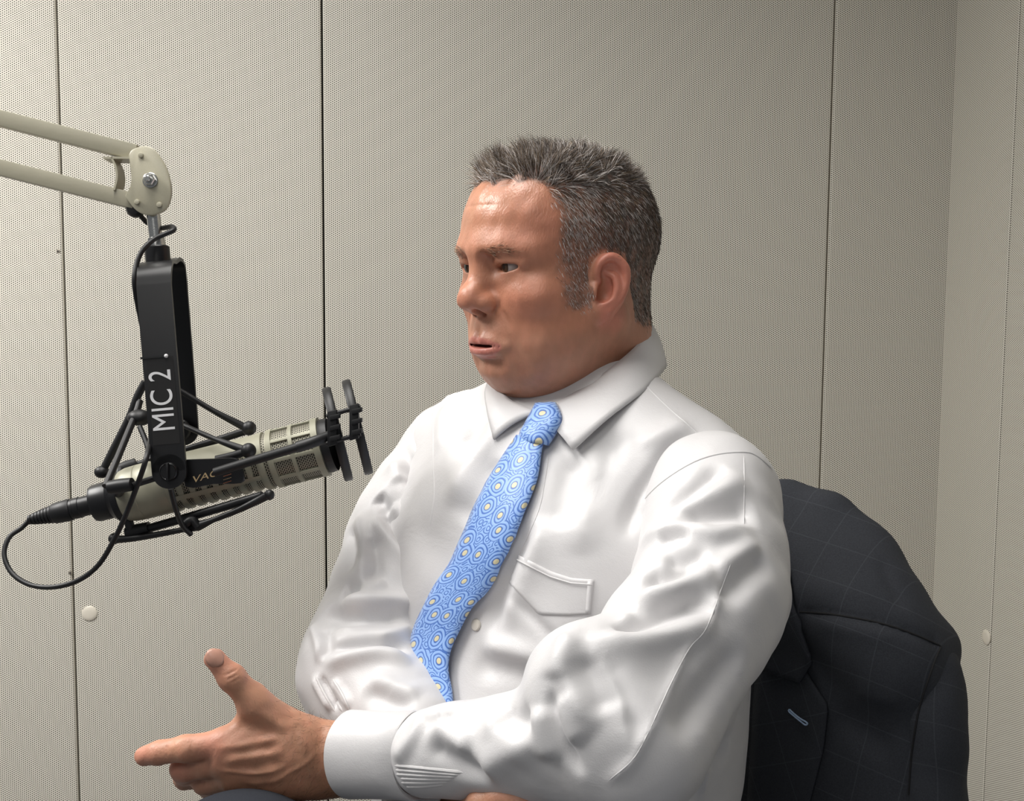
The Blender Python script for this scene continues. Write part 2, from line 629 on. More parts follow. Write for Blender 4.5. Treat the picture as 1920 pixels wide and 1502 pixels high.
_br = _t.n('ShaderNodeTexBrick', {'Vector': _uv, 'Scale': 1.0, 'Mortar Size': 0.00040, 'Brick Width': 0.0030, 'Row Height': 0.0018, 'Mortar Smooth': 0.3, 'Color1': (0.012, 0.012, 0.01, 1), 'Color2': (0.02, 0.02, 0.016, 1), 'Mortar': (0.36, 0.34, 0.27, 1)})
_t.link(_br.outputs[0], _t.b.inputs['Base Color'])


def uv_lathe(bm, prof, m, seg=48, a0=0.0, a1=2 * math.pi, rscale=0.026):
    """Revolved sheet (open angle allowed) with metric UVs."""
    uvl = bm.loops.layers.uv.verify()
    n = seg
    grid = []
    for r, z in prof:
        grid.append([(bm.verts.new(m @ Vector((r * math.cos(a0 + (a1 - a0) * i / n), r * math.sin(a0 + (a1 - a0) * i / n), z))), (a0 + (a1 - a0) * i / n) * rscale, z) for i in range(n + 1)])
    for a, b in zip(grid, grid[1:]):
        for i in range(n):
            f = bm.faces.new((a[i][0], a[i + 1][0], b[i + 1][0], b[i][0]))
            for l, s_ in zip(f.loops, (a[i], a[i + 1], b[i + 1], b[i])): l[uvl].uv = (s_[1], s_[2])


def loft_strap(name, pts, wdir, w, th, mat, parent, round_end=True):
    """Flat strap following pts, width along wdir, rounded ends."""
    bm = bmesh.new()
    pts = [np.asarray(p, float) for p in pts]
    n = len(pts)
    rows = []
    for i, p in enumerate(pts):
        t = pts[min(i + 1, n - 1)] - pts[max(i - 1, 0)]; t /= np.linalg.norm(t)
        wd = np.asarray(wdir, float); wd = wd - t * (wd @ t); wd /= np.linalg.norm(wd)
        nn = np.cross(t, wd)
        rows.append([bm.verts.new(p + wd * a * w / 2 + nn * b * th / 2) for a, b in ((-1, -1), (1, -1), (1, 1), (-1, 1))])
    for a, b in zip(rows, rows[1:]):
        for k in range(4):
            bm.faces.new((a[k], a[(k + 1) % 4], b[(k + 1) % 4], b[k]))
    bm.faces.new(rows[0][::-1]); bm.faces.new(rows[-1])
    if round_end:
        for idx in (0, n - 1):
            j = 1 if idx == 0 else n - 2
            t = pts[idx] - pts[j]; t /= np.linalg.norm(t)
            wd = np.asarray(wdir, float); wd = wd - t * (wd @ t); wd /= np.linalg.norm(wd)
            nn = np.cross(t, wd)
            add_lathe(bm, [(w / 2, -th / 2), (w / 2, th / 2)], frame_from(pts[idx] - nn * 0, pts[idx] + nn), 32)
    bm.normal_update()
    return bm_obj(name, bm, mat, parent)


def plate(name, px, d, th, mat, parent):
    """Flat plate cut to an outline, lying square to the view at depth d, with bevelled rim."""
    bm = bmesh.new()
    pts = smooth_path([P(x, y, d) for x, y in px] + [P(*px[0], d)], 3)[:-1]
    back = np.array(CAM_M.to_3x3() @ Vector((0, 0, -1))) * th
    c = np.mean(pts, axis=0)
    lay = [(1.0, 1.0), (1.0, 0.25), (0.965, 0.0)]
    rings = [[bm.verts.new(c + (p - c) * s + back * k) for p in pts] for s, k in lay]
    m = len(pts)
    for a, b in zip(rings, rings[1:]):
        for i in range(m): bm.faces.new((a[i], a[(i + 1) % m], b[(i + 1) % m], b[i]))
    bm.faces.new(rings[0]); bm.faces.new(rings[-1][::-1])
    return bm_obj(name, bm, mat, parent)


def rod(bm, a, b, r, seg=12): add_tube(bm, [a, b], r, seg)


def text_obj(name, body, p, xdir, ydir, size, mat, parent, sx=1.0, shear=0.0, bold=0.0):
    cu = bpy.data.curves.new(name, 'FONT')
    cu.body = body; cu.size = size; cu.align_x = 'CENTER'; cu.align_y = 'CENTER'
    cu.extrude = 0.00015; cu.shear = shear; cu.offset = bold
    tmp = bpy.data.objects.new(name, cu); COL.objects.link(tmp)
    bpy.context.view_layer.update()
    me = bpy.data.meshes.new_from_object(tmp.evaluated_get(bpy.context.evaluated_depsgraph_get()))
    bpy.data.objects.remove(tmp)
    x = Vector(xdir).normalized(); y = Vector(ydir); y = (y - x * y.dot(x)).normalized(); z = x.cross(y)
    m = Matrix((x * sx, y, z)).transposed().to_4x4(); m.translation = Vector(p)
    me.transform(m)
    me.materials.clear(); me.materials.append(mat)
    o = bpy.data.objects.new(name, me); COL.objects.link(o); setparent(o, parent)
    return o


VIEW = np.array(CAM_M.to_3x3() @ Vector((0, 0, -1)))
CRX = np.array(CAM_M.to_3x3() @ Vector((1, 0, 0)))
CRY = np.array(CAM_M.to_3x3() @ Vector((0, 1, 0)))

# ---- boom arm
boom = empty('boom_arm', P(284, 338, 1.12))
tag(boom, 'ivory parallel-bar boom arm carrying the microphone, with bolted end plate', 'boom arm')
bdir = P(250, 270, 1.12) - P(0, 207, 1.12); bdir /= np.linalg.norm(bdir)
for (x0, y0), (x1, y1) in (((258, 288), (-820, 14)), ((256, 379), (-820, 108))):
    a, b = P(x0, y0, 1.12), P(x1, y1, 1.10)
    bm = bmesh.new()
    m = frame_from((a + b) / 2, b, up=VIEW)
    add_box(bm, (0.0150, 0.0150, np.linalg.norm(b - a)), m, 0.0012, 2)
    bm_obj('arm_bar', bm, ivory, boom)
hp = [(241, 291), (247, 281), (262, 275), (277, 274), (292, 284), (307, 306), (316, 329), (320, 351), (319, 372), (311, 391), (294, 401), (275, 403), (256, 395), (241, 378), (235, 367), (243, 351), (246, 334), (243, 308)]
plate('end_plate', hp, 1.1075, 0.0028, ivory, boom)
plate('end_plate', [(x + 1, y) for x, y in hp], 1.1300, 0.0028, ivory, boom)
plate('end_plate', [(x - 1090, y - 272) for x, y in hp], 1.088, 0.0028, ivory, boom)
# curved web between the plates
bm = bmesh.new()
web = smooth_path([P(214, 299, 1.12), P(222, 318, 1.12), P(224, 338, 1.12), P(219, 360, 1.12)], 5)
rows = [[bm.verts.new(p + VIEW * s + CRX * e) for s, e in ((-0.011, 0), (0.011, 0), (0.011, 0.002), (-0.011, 0.002))] for p in web]
for a, b in zip(rows, rows[1:]):
    for k in range(4): bm.faces.new((a[k], a[(k + 1) % 4], b[(k + 1) % 4], b[k]))
bm.faces.new(rows[0][::-1]); bm.faces.new(rows[-1])
add_box(bm, (0.030, 0.002, 0.022), Matrix.Translation(Vector(P(230, 300, 1.12))) @ frame_from((0, 0, 0), VIEW, CRY))
bm_obj('arm_web', bm, ivory, boom)
bm = bmesh.new()
add_lathe(bm, [(0.003, 0), (0.006, 0.0005), (0.008, 0.004), (0.008, 0.010), (0.006, 0.014), (0.0, 0.0145)][:5], frame_from(P(249, 390, 1.113), P(249, 390, 1.113) + VIEW), 24)
bm_obj('cable_grommet', bm, blk_soft, boom)
for x, y in ((264, 291), (257, 379), (299, 384)):
    plug('rivet', P(x, y, 1.1070), -VIEW, 0.0026, ivory, boom, 0.0018)
nut_c = P(282, 338, 1.1072)
bm = bmesh.new()
add_lathe(bm, [(0.0072, 0), (0.0072, 0.0010), (0.0066, 0.0014)], frame_from(nut_c, nut_c - VIEW), 28)
add_lathe(bm, [(0.0056, 0.001), (0.0058, 0.0048), (0.0050, 0.0058)], frame_from(nut_c, nut_c - VIEW), 6)
nut = bm_obj('hex_nut', bm, silver, boom, sharp=20)
bm = bmesh.new()
add_lathe(bm, [(0.0029, 0.001), (0.0029, 0.0098), (0.0022, 0.0105)], frame_from(nut_c, nut_c - VIEW), 20)
bm_obj('bolt_end', bm, silver, nut)
pa, pb = P(287, 398, 1.119), P(295, 470, 1.119)
bm = bmesh.new()
L = np.linalg.norm(pb - pa)
add_lathe(bm, [(0.0064, 0), (0.0064, L * 0.66), (0.0080, L * 0.68), (0.0084, L * 0.84), (0.0084, L)], frame_from(pa, pb), 28)
bm_obj('swivel_post', bm, silver, boom)

# ---- shock mount
sm = empty('shock_mount', P(318, 885, 1.07))
tag(sm, 'black yoke shock mount with rod cradle, elastic bands and double pop shield', 'shock mount')
yf_b, yf_t = P(318, 884, 1.068), P(289, 535, 1.072)
yb_t, yb_b = P(321, 530, 1.168), P(343, 806, 1.178)
topc = P(300, 494, 1.120)
bend = smooth_path([yf_t, P(290, 508, 1.078), P(293, 494, 1.098), topc, P(309, 489, 1.142), P(317, 500, 1.161), yb_t], 6)
mdir = P(630, 832, 1.13) - P(245, 928, 1.13); mdir /= np.linalg.norm(mdir)
ydn = yf_b - yf_t; ydn /= np.linalg.norm(ydn)
wdir = CRX - ydn * (CRX @ ydn)
yoke = loft_strap('yoke', [yf_b] + bend + [yb_b], wdir, 0.0315, 0.0036, blk, sm)
bm = bmesh.new()
ca, cb = P(294, 462, 1.119), P(297, 495, 1.119)
Lc = np.linalg.norm(cb - ca)
add_lathe(bm, [(0.0105, 0), (0.0118, 0.0012), (0.0118, Lc - 0.001), (0.0105, Lc)], frame_from(ca, cb), 32)
bm_obj('yoke_socket', bm, blk, sm)
# label on the front arm
la = yf_t + (yf_b - yf_t) * 0.62
nf = np.cross(ydn, wdir / np.linalg.norm(wdir)); nf = nf if nf @ VIEW < 0 else -nf
bm = bmesh.new()
add_box(bm, (0.0245, 0.080, 0.0003), Matrix((Vector(wdir).normalized(), Vector(-ydn), Vector(nf))).transposed().to_4x4())
for v in bm.verts: v.co += Vector(la + nf * 0.0019)
lab = bm_obj('label_tape', bm, blk_tape, sm, smooth=False)
text_obj('lettering', 'MIC 2', la + nf * 0.0022, -ydn, -wdir, 0.0290, white_ink, lab, sx=0.78)
bm = bmesh.new()
zt = yf_t + (yf_b - yf_t) * 0.385
add_box(bm, (0.0225, 0.0018, 0.0012), Matrix((Vector(wdir).normalized(), Vector(-ydn), Vector(nf))).transposed().to_4x4())
for v in bm.verts: v.co += Vector(zt + nf * 0.0022 - wdir * 0.006)
zt_o = bm_obj('cable_tie', bm, blk_soft, sm, smooth=False)
bm = bmesh.new(); bmesh.ops.create_uvsphere(bm, u_segments=12, v_segments=8, radius=0.0019)
for v in bm.verts: v.co = Vector(zt + nf * 0.003 + wdir * 0.0065) + v.co
bm_obj('tie_end', bm, white_ink, zt_o)
# pivots
for c, rr in ((yf_b - VIEW * 0.002, 0.0085), (yb_b - VIEW * 0.010, 0.011)):
    bm = bmesh.new()
    add_lathe(bm, [(rr, 0), (rr, 0.002), (rr * 0.86, 0.0035), (rr * 0.80, 0.0030)], frame_from(c, c - VIEW), 28)
    k = bm_obj('pivot_knob', bm, blk, sm)
    bm = bmesh.new()
    add_box(bm, (0.0022, rr * 1.9, 0.006), Matrix.Translation(Vector(c - VIEW * 0.004)) @ frame_from((0, 0, 0), -VIEW, CRY), 0.0008)
    bm_obj('thumb_screw', bm, blk_soft, k)
bk = plate('side_bracket', [(344, 862), (400, 860), (440, 859), (452, 872), (457, 890), (452, 906), (400, 908), (348, 913)], 1.078, 0.004, blk, sm)
text_obj('lettering', 'VAC', P(383, 894, 1.0775), P(400, 889, 1.0775) - P(367, 899, 1.0775), CRY, 0.0085, gold_ink, bk, sx=1.5, shear=0.3)
for k in range(3):
    text_obj('lettering', '-----', P(426, 890.5 + k * 6.5, 1.0775), P(440, 892, 1.0775) - P(412, 901, 1.0775), CRY, 0.0038, red_ink if k != 1 else gold_ink, bk, sx=1.3)
# cradle rods
rods = [
    ([P(246, 911, 1.058), P(280, 900, 1.075), P(330, 885, 1.085)], 0.0030, 'cradle_rod'),
    ([P(402, 886, 1.062), P(480, 862, 1.062), P(560, 838, 1.062)], 0.0042, 'cradle_rod'),
    ([P(556, 839, 1.062), P(590, 828, 1.066), P(618, 818, 1.075)], 0.0052, 'cradle_rod'),
    ([P(250, 874, 1.175), P(330, 850, 1.175), P(462, 808, 1.170)], 0.0038, 'cradle_rod'),
    ([P(275, 992, 1.130), P(380, 962, 1.115), P(492, 929, 1.100)], 0.0042, 'cradle_rod'),
    ([P(405, 862, 1.090), P(435, 855, 1.090), P(466, 845, 1.090)], 0.0038, 'cradle_rod'),
]
for pts, r, nm in rods:
    tube_obj(nm, pts, r, blk_soft, sm, 12, 4)
def band(pts, r=0.0030):
    o = tube_obj('elastic_band', pts, r, blk_soft, sm, 10, 6)
    return o
def ball(p, r, nm='band_end', s=(1, 1, 1)):
    bm = bmesh.new(); bmesh.ops.create_uvsphere(bm, u_segments=18, v_segments=12, radius=r)
    for v in bm.verts: v.co = Vector((v.co.x * s[0], v.co.y * s[1], v.co.z * s[2])) + Vector(p)
    return bm_obj(nm, bm, blk_soft, sm)
band([P(192, 884, 1.15), P(215, 838, 1.15), P(243, 782, 1.15), P(257, 745, 1.15), P(272, 716, 1.15)], 0.0038)
band([P(198, 912, 1.07), P(216, 870, 1.09), P(240, 812, 1.12), P(255, 775, 1.14), P(262, 752, 1.15)], 0.0034)
band([P(330, 728, 1.15), P(400, 770, 1.15), P(462, 803, 1.155)], [0.0028, 0.0028, 0.0040])
band([P(345, 798, 1.12), P(400, 822, 1.105), P(462, 845, 1.09)], [0.0026, 0.0026, 0.0040])
band([P(262, 800, 1.12), P(275, 832, 1.11), P(283, 862, 1.10)], 0.0026)
band([P(320, 916, 1.074), P(330, 955, 1.085), P(342, 985, 1.10), P(358, 1002, 1.11)], 0.0026)
band([P(212, 1012, 1.13), P(260, 1008, 1.125), P(340, 994, 1.115), P(372, 986, 1.11), P(400, 975, 1.105), P(450, 955, 1.10), P(504, 928, 1.098)], [0.0040, 0.0032, 0.0026, 0.0048, 0.0026, 0.0030, 0.0042])
band([P(345, 985, 1.108), P(360, 975, 1.108), P(372, 988, 1.108)], 0.0042)
ball(P(191, 885, 1.15), 0.0068, s=(1.1, 1, 0.9)); ball(P(467, 803, 1.155), 0.0072); ball(P(466, 845, 1.09), 0.0072)
ball(P(505, 928, 1.098), 0.0050); ball(P(214, 1010, 1.13), 0.0055); ball(P(262, 783, 1.14), 0.0100, s=(1.2, 1, 0.8))
# rear clips and ring that hold the microphone
for (x0, y0, d0), (x1, y1, d1), r in (((205, 914, 1.062), (248, 908, 1.058), 0.0060), ((222, 882, 1.172), (256, 870, 1.175), 0.0062), ((238, 1000, 1.132), (280, 990, 1.130), 0.0062)):
    bm = bmesh.new(); add_tube(bm, [P(x0, y0, d0), P((x0 + x1) / 2, (y0 + y1) / 2, (d0 + d1) / 2), P(x1, y1, d1)], [r, r * 1.1, r], 16)
    bm_obj('rod_clip', bm, blk_soft, sm)
A0 = P(243, 928, 1.13)
mz = mdir
ringf = frame_from(A0 - mz * 0.036, A0)
bm = bmesh.new()
add_lathe(bm, [(0.0125, 0.0), (0.0172, 0.001), (0.0182, 0.004), (0.0182, 0.018), (0.0200, 0.020), (0.0235, 0.024), (0.0235, 0.030), (0.014, 0.031), (0.0125, 0.030)], ringf, 36, caps=False)
bm_obj('clamp_ring', bm, blk, sm)
for x, y, d, x2, y2, d2 in ((228, 912, 1.062, 222, 925, 1.11), (225, 882, 1.165, 222, 915, 1.145), (246, 996, 1.13, 238, 965, 1.13)):
    bm = bmesh.new(); add_tube(bm, smooth_path([P(x, y, d), P((x + x2) / 2, (y + y2) / 2, (d + d2) / 2), P(x2, y2, d2)], 3), 0.0045, 12)
    bm_obj('clip_stem', bm, blk_soft, sm)

# pop shield: two ringed discs
dn = mz * math.cos(R(8)) + VIEW * math.sin(R(8)); dn /= np.linalg.norm(dn)
screen_mat = material('shield_mesh', (0.01, 0.01, 0.011), 0.7)
for c, rr in ((P(633, 814, 1.118), 0.0460), (P(670, 801, 1.118), 0.0465)):
    bm = bmesh.new()
    m = frame_from(c, c + dn)
    add_lathe(bm, [(rr - 0.006, -0.0035), (rr - 0.001, -0.0042), (rr, -0.0025), (rr, 0.0025), (rr - 0.001, 0.0042), (rr - 0.006, 0.0035), (rr - 0.006, -0.0035)], m, 56, caps=False)
    dsk = bm_obj('shield_ring', bm, blk_soft, sm)
    bm = bmesh.new()
    add_lathe(bm, [(rr - 0.0055, -0.0006), (rr - 0.0055, 0.0006)], m, 40)
    bm_obj('shield_mesh', bm, screen_mat, dsk)
bm = bmesh.new()
for y_ in (-1, 1):
    a = P(612, 806, 1.068) + CRY * y_ * 0.0125; b = P(676, 788, 1.068) + CRY * y_ * 0.0125
    rod(bm, a, b, 0.0021)
for t_, w in ((0.18, 0.032), (0.82, 0.032)):
    cc = P(612, 806, 1.068) + (P(676, 788, 1.068) - P(612, 806, 1.068)) * t_
    mm = Matrix((Vector(mz), Vector(CRY), Vector(-VIEW))).transposed().to_4x4(); mm.translation = Vector(cc)
    add_box(bm, (0.009, w, 0.006), mm, 0.001)
    for j in (-1, 0, 1):
        m2 = mm.copy(); m2.translation = Vector(cc + CRY * j * 0.0095 - VIEW * 0.004 + mz * 0.003)
        add_box(bm, (0.010, 0.0045, 0.004), m2, 0.0008)
bm_obj('shield_bracket', bm, blk_soft, sm)

# ---- microphone
mic = empty('microphone', A0)
tag(mic, 'beige cylindrical broadcast microphone with dark grille slots', 'microphone')
MF = frame_from(A0 - mz * 0.004, A0)
# rotate the frame so that its +X looks up (the plain top strip)
xx = Vector(CRY) - Vector(mz) * Vector(CRY).dot(Vector(mz)); xx.normalize()
yy = Vector(mz).cross(xx)
MF = Matrix((xx, yy, Vector(mz))).transposed().to_4x4(); MF.translation = Vector(A0 - mz * 0.004)
bm = bmesh.new()
add_lathe(bm, [(0.0130, -0.012), (0.0200, -0.006), (0.0245, 0.0), (0.0262, 0.006), (0.0268, 0.016), (0.0268, 0.0165), (0.0264, 0.017), (0.0268, 0.0175), (0.0270, 0.045), (0.0262, 0.0465)], MF, 48)
bm_obj('rear_body', bm, mic_tan, mic)
bm = bmesh.new()
uv_lathe(bm, [(0.0252, 0.044), (0.0252, 0.142)], MF)
bm_obj('slot_mesh', bm, mesh_dark, mic)
for k in range(9):
    z = 0.0455 + k * 0.0112
    bm = bmesh.new()
    add_lathe(bm, [(0.0250, z), (0.0270, z + 0.0002), (0.0270, z + 0.0052), (0.0250, z + 0.0054)], MF, 48, caps=False)
    bm_obj('body_rib', bm, mic_tan, mic)
bm = bmesh.new()
a_ = R(62)
uv_lathe(bm, [(0.0245, 0.046), (0.0273, 0.0465), (0.0273, 0.1385), (0.0245, 0.139)], MF, 30, -a_, a_)
for sgn in (-1, 1):
    uv_lathe(bm, [(0.0272, 0.046), (0.0272, 0.139)], MF, 3, sgn * R(122) - 0.10, sgn * R(122) + 0.10)
bm_obj('top_cover', bm, mic_tan, mic)
bm = bmesh.new()
m2 = MF @ Matrix.Translation((0.0228, -0.0148, 0.128)) @ Matrix.Rotation(R(-33), 4, 'Z')
add_box(bm, (0.0012, 0.0075, 0.0085), m2)
bm_obj('side_vent', bm, mesh_dark, mic, smooth=False)
bm = bmesh.new()
uv_lathe(bm, [(0.0262, 0.142), (0.0262, 0.196)], MF)
bm_obj('front_mesh', bm, mesh_dark, mic)
for z0, z1, r in ((0.1365, 0.1425, 0.0281), (0.1465, 0.1525, 0.0287), (0.1685, 0.1730, 0.0284), (0.1905, 0.1975, 0.0288)):
    bm = bmesh.new()
    add_lathe(bm, [(0.0255, z0), (r, z0 + 0.0004), (r, z1 - 0.0004), (0.0255, z1)], MF, 48, caps=False)
    bm_obj('cage_ring', bm, mic_tan, mic)
bar_me = None
for k in range(9):
    an = 2 * math.pi * (k + 0.35) / 9
    bm = bmesh.new()
    m2 = MF @ Matrix.Rotation(an, 4, 'Z') @ Matrix.Translation((0.0268, 0, 0.172))
    add_box(bm, (0.003, 0.0036, 0.045), m2, 0.0006)
    bm_obj('cage_bar', bm, mic_tan, mic)
bm = bmesh.new()
add_lathe(bm, [(0.0258, 0.196), (0.0264, 0.2000), (0.0258, 0.2055), (0.0200, 0.2085), (0.0005, 0.2095)], MF, 40)
bm_obj('front_foam', bm, blk_soft, mic)

# ---- cable with plug
cab = empty('microphone_cable', P(60, 985, 1.12))
tag(cab, 'thin black cable looping down from the plug of the microphone', 'cable')
t0 = A0 - mz * 0.028
bm = bmesh.new()
PF = frame_from(t0, t0 - mz)
add_lathe(bm, [(0.0098, 0), (0.0098, 0.020), (0.0103, 0.0205), (0.0103, 0.026), (0.0098, 0.0265), (0.0098, 0.030)], PF, 32)
bm_obj('plug_barrel', bm, blk, cab)
bm = bmesh.new()
prof = [(0.0104, 0.0295), (0.0108, 0.032), (0.0100, 0.046), (0.0090, 0.048)]
for k in range(6):
    z = 0.048 + k * 0.0034
    r = 0.0088 - k * 0.0006
    prof += [(r, z), (r, z + 0.0022), (r - 0.0016, z + 0.0024), (r - 0.0016, z + 0.0034)]
prof += [(0.0050, 0.0690), (0.0044, 0.0720)]
add_lathe(bm, prof, PF, 32)
bm_obj('strain_relief', bm, blk_soft, cab)
tipc = t0 - mz * 0.071
cpts = [tipc, P(40, 990, 1.128), P(17, 1008, 1.122), P(8, 1040, 1.115), P(22, 1074, 1.108), P(55, 1096, 1.10), P(98, 1101, 1.092), P(145, 1089, 1.085), P(184, 1060, 1.078), P(215, 1010, 1.072), P(238, 960, 1.066), P(258, 908, 1.058), P(274, 860, 1.05), P(284, 812, 1.09), P(288, 760, 1.10), P(280, 690, 1.10), P(268, 620, 1.10), P(256, 560, 1.085), P(252, 525, 1.08), P(256, 495, 1.085), P(268, 468, 1.09), P(290, 448, 1.098), P(312, 438, 1.102), P(326, 431, 1.106), P(322, 425, 1.118), P(300, 428, 1.132), P(283, 422, 1.135), P(270, 412, 1.128), P(260, 399, 1.12)]
tube_obj('cord', cpts, 0.0024, blk_soft, cab, 10, 8)
# ================================================================== PERSON: head (modelled in head axes: x = his right, y = forward, z = up; origin at eye level between the ears)
YAW = R(54)
H_O = P(1046, 485, 1.146)
H_ROT = np.array(Matrix.Rotation(-YAW + R(180), 3, 'Z') @ Matrix.Rotation(R(-5.5), 3, 'X') @ Matrix.Rotation(R(0.0), 3, 'Y'))


def H2W(v):
    return np.asarray(v, float) @ H_ROT.T + H_O


def W2H(v):
    return (np.asarray(v, float) - H_O) @ H_ROT


def sym(fn):
    for s in (1, -1): fn(s)


def build_head():
    f = Field((-0.112, -0.125, -0.25), (0.112, 0.14, 0.135), 0.00128)
    f.ell((0, -0.016, 0.022), (0.077, 0.098, 0.083))
    f.ell((0, 0.030, 0.030), (0.064, 0.064, 0.064), 0.03)
    f.ell((0, 0.026, -0.035), (0.066, 0.060, 0.070), 0.03)
    sym(lambda s: f.cap((s * 0.050, -0.002, -0.058), (s * 0.026, 0.056, -0.093), 0.027, 0.023, 0.03))
    sym(lambda s: f.ell((s * 0.046, 0.040, -0.070), (0.022, 0.032, 0.034), 0.03))           # full cheeks / jowl
    f.ell((0, 0.072, -0.094), (0.025, 0.019, 0.020), 0.020)                                  # chin
    f.ell((0, 0.024, -0.106), (0.045, 0.046, 0.028), 0.03)                                   # under the chin
    f.cap((0, -0.026, -0.05), (0, -0.024, -0.20), 0.061, 0.060, 0.03)                        # neck
    f.ell((0, -0.05, -0.09), (0.05, 0.038, 0.075), 0.03)
    f.ell((0, 0.066, -0.064), (0.035, 0.033, 0.034), 0.022)                                  # muzzle
    sym(lambda s: f.ell((s * 0.043, 0.059, -0.030), (0.024, 0.026, 0.019), 0.020))           # cheekbone
    # brow ridge and forehead
    f.tube([(-0.049, 0.067, 0.0105), (-0.03, 0.0835, 0.0145), (0, 0.090, 0.0145), (0.03, 0.0835, 0.0145), (0.049, 0.067, 0.0105)], [0.009, 0.0105, 0.0105, 0.0105, 0.009], 0.016)
    # sockets
    sym(lambda s: f.ell((s * 0.0315, 0.100, -0.003), (0.020, 0.0170, 0.0105), 0.012, mode='sub'))
    sym(lambda s: f.ell((s * 0.017, 0.100, 0.000), (0.006, 0.0125, 0.010), 0.010, mode='sub'))
    # eyelids
    def lids(s):
        f.ell((s * 0.0310, 0.0735, -0.0005), (0.0160, 0.0146, 0.0140), 0.006)
        f.tube([(s * 0.018, 0.0845, 0.0035), (s * 0.031, 0.0875, 0.0052), (s * 0.048, 0.0770, 0.0008)], [0.0026, 0.0034, 0.0032], 0.005)   # heavy upper lid
        f.cap((s * 0.020, 0.0835, -0.0125), (s * 0.044, 0.0760, -0.0120), 0.0030, 0.0026, 0.008)   # bag under the eye
        a = R(-4) * s
        rot = np.array([[math.cos(a), 0, math.sin(a)], [0, 1, 0], [-math.sin(a), 0, math.cos(a)]])
        f.ell((s * 0.0318, 0.0890, -0.0022), (0.0162, 0.0145, 0.0036), 0.0016, rot=rot, mode='sub')
    sym(lids)
    # nose
    N = lambda x, y, z: (x * 0.92, y, z * 0.86 + 0.0010)
    f.cap(N(0, 0.0840, 0.008), N(0, 0.1020, -0.030), 0.0080, 0.0110, 0.014)
    f.ell(N(0, 0.1060, -0.0350), (0.0112, 0.0108, 0.0108), 0.009)
    sym(lambda s: f.ell(N(s * 0.0050, 0.1075, -0.0372), (0.0070, 0.0078, 0.0070), 0.005))
    sym(lambda s: f.ell(N(s * 0.0140, 0.0955, -0.0415), (0.0066, 0.0105, 0.0080), 0.008))
    f.ell(N(0, 0.0985, -0.0455), (0.0052, 0.009, 0.006), 0.006)
    sym(lambda s: f.ell(N(s * 0.0082, 0.1010, -0.0500), (0.0040, 0.0080, 0.0058), 0.002, mode='sub'))
    sym(lambda s: f.tube([N(s * 0.0232, 0.094, -0.034), N(s * 0.0240, 0.0905, -0.043), N(s * 0.0195, 0.0925, -0.051)], [0.0008, 0.0012, 0.0008], 0.004, mode='sub'))
    # lips
    m = lambda x, y, z: (x * 1.15, y - 0.002 - 1.0 * x * x, z + 0.0005)
    f.tube([m(-0.025, 0.0905, -0.0738), m(-0.012, 0.0985, -0.0700), m(-0.004, 0.1012, -0.0682), m(0, 0.1010, -0.0688), m(0.004, 0.1012, -0.0682), m(0.012, 0.0985, -0.0700), m(0.025, 0.0905, -0.0738)],
           [0.0014, 0.0035, 0.0042, 0.0040, 0.0042, 0.0035, 0.0014], 0.007)
    f.tube([m(-0.024, 0.0900, -0.0755), m(-0.012, 0.0968, -0.0800), m(0, 0.0990, -0.0815), m(0.012, 0.0968, -0.0800), m(0.024, 0.0900, -0.0755)],
           [0.0014, 0.0056, 0.0068, 0.0056, 0.0014], 0.006)
    f.ell(m(0, 0.1065, -0.0615), (0.0030, 0.004, 0.008), 0.006, mode='sub')            # philtrum
    f.tube([m(-0.028, 0.0895, -0.0755), m(-0.014, 0.0995, -0.0744), m(0, 0.1035, -0.0746), m(0.014, 0.0995, -0.0744), m(0.028, 0.0895, -0.0755)],
           [0.0006, 0.0013, 0.0016, 0.0013, 0.0006], 0.0022, mode='sub')
    f.ell(m(0, 0.0975, -0.0746), (0.014, 0.010, 0.0016), 0.0015, mode='sub')             # slightly parted
    f.tube([m(-0.016, 0.097, -0.0915), m(0, 0.1015, -0.0915), m(0.016, 0.097, -0.0915)], [0.004, 0.0055, 0.004], 0.010, mode='sub')
    # ears
    def ear(s):
        o = np.array([0.0730, 0.018, -0.025])
        eu = np.array([0.04, -0.20, 0.98]); eu /= np.linalg.norm(eu)
        eb = np.array([math.sin(R(28)), -math.cos(R(28)), 0]); eb -= eu * (eb @ eu); eb /= np.linalg.norm(eb)
        en = np.cross(eu, eb); en *= np.sign(en[0])
        S = np.array([s, 1, 1])
        Q = lambda b, u, n: (o + (eb * b + eu * u) * 0.85 + en * n) * S
        rot = np.stack([eb * S, eu * S, en * S], 1)
        f.ell(Q(0.016, 0.002, 0.001), (0.0185, 0.030, 0.0042), 0.006, rot=rot)
        f.ell(Q(0.013, 0.001, 0.006), (0.0125, 0.023, 0.0065), 0.003, rot=rot, mode='sub')
        f.tube([Q(0.006, 0.003, 0.003), Q(0.001, 0.013, 0.004), Q(0.003, 0.025, 0.005), Q(0.012, 0.0325, 0.005), Q(0.023, 0.031, 0.005), Q(0.0325, 0.021, 0.005), Q(0.0345, 0.006, 0.005), Q(0.030, -0.010, 0.005), Q(0.020, -0.024, 0.004)],
               [0.0026, 0.0036, 0.0040, 0.0042, 0.0042, 0.0040, 0.0036, 0.0034, 0.0038], 0.003)
        f.tube([Q(0.012, 0.016, 0.001), Q(0.021, 0.012, 0.003), Q(0.0255, 0.000, 0.0045), Q(0.022, -0.012, 0.005), Q(0.014, -0.0165, 0.005)], [0.0030, 0.0038, 0.0042, 0.0040, 0.0036], 0.003)
        f.ell(Q(0.010, -0.026, 0.002), (0.0100, 0.0105, 0.0046), 0.006, rot=rot)
        f.ell(Q(0.001, -0.005, 0.005), (0.0050, 0.0070, 0.0050), 0.004, rot=rot)
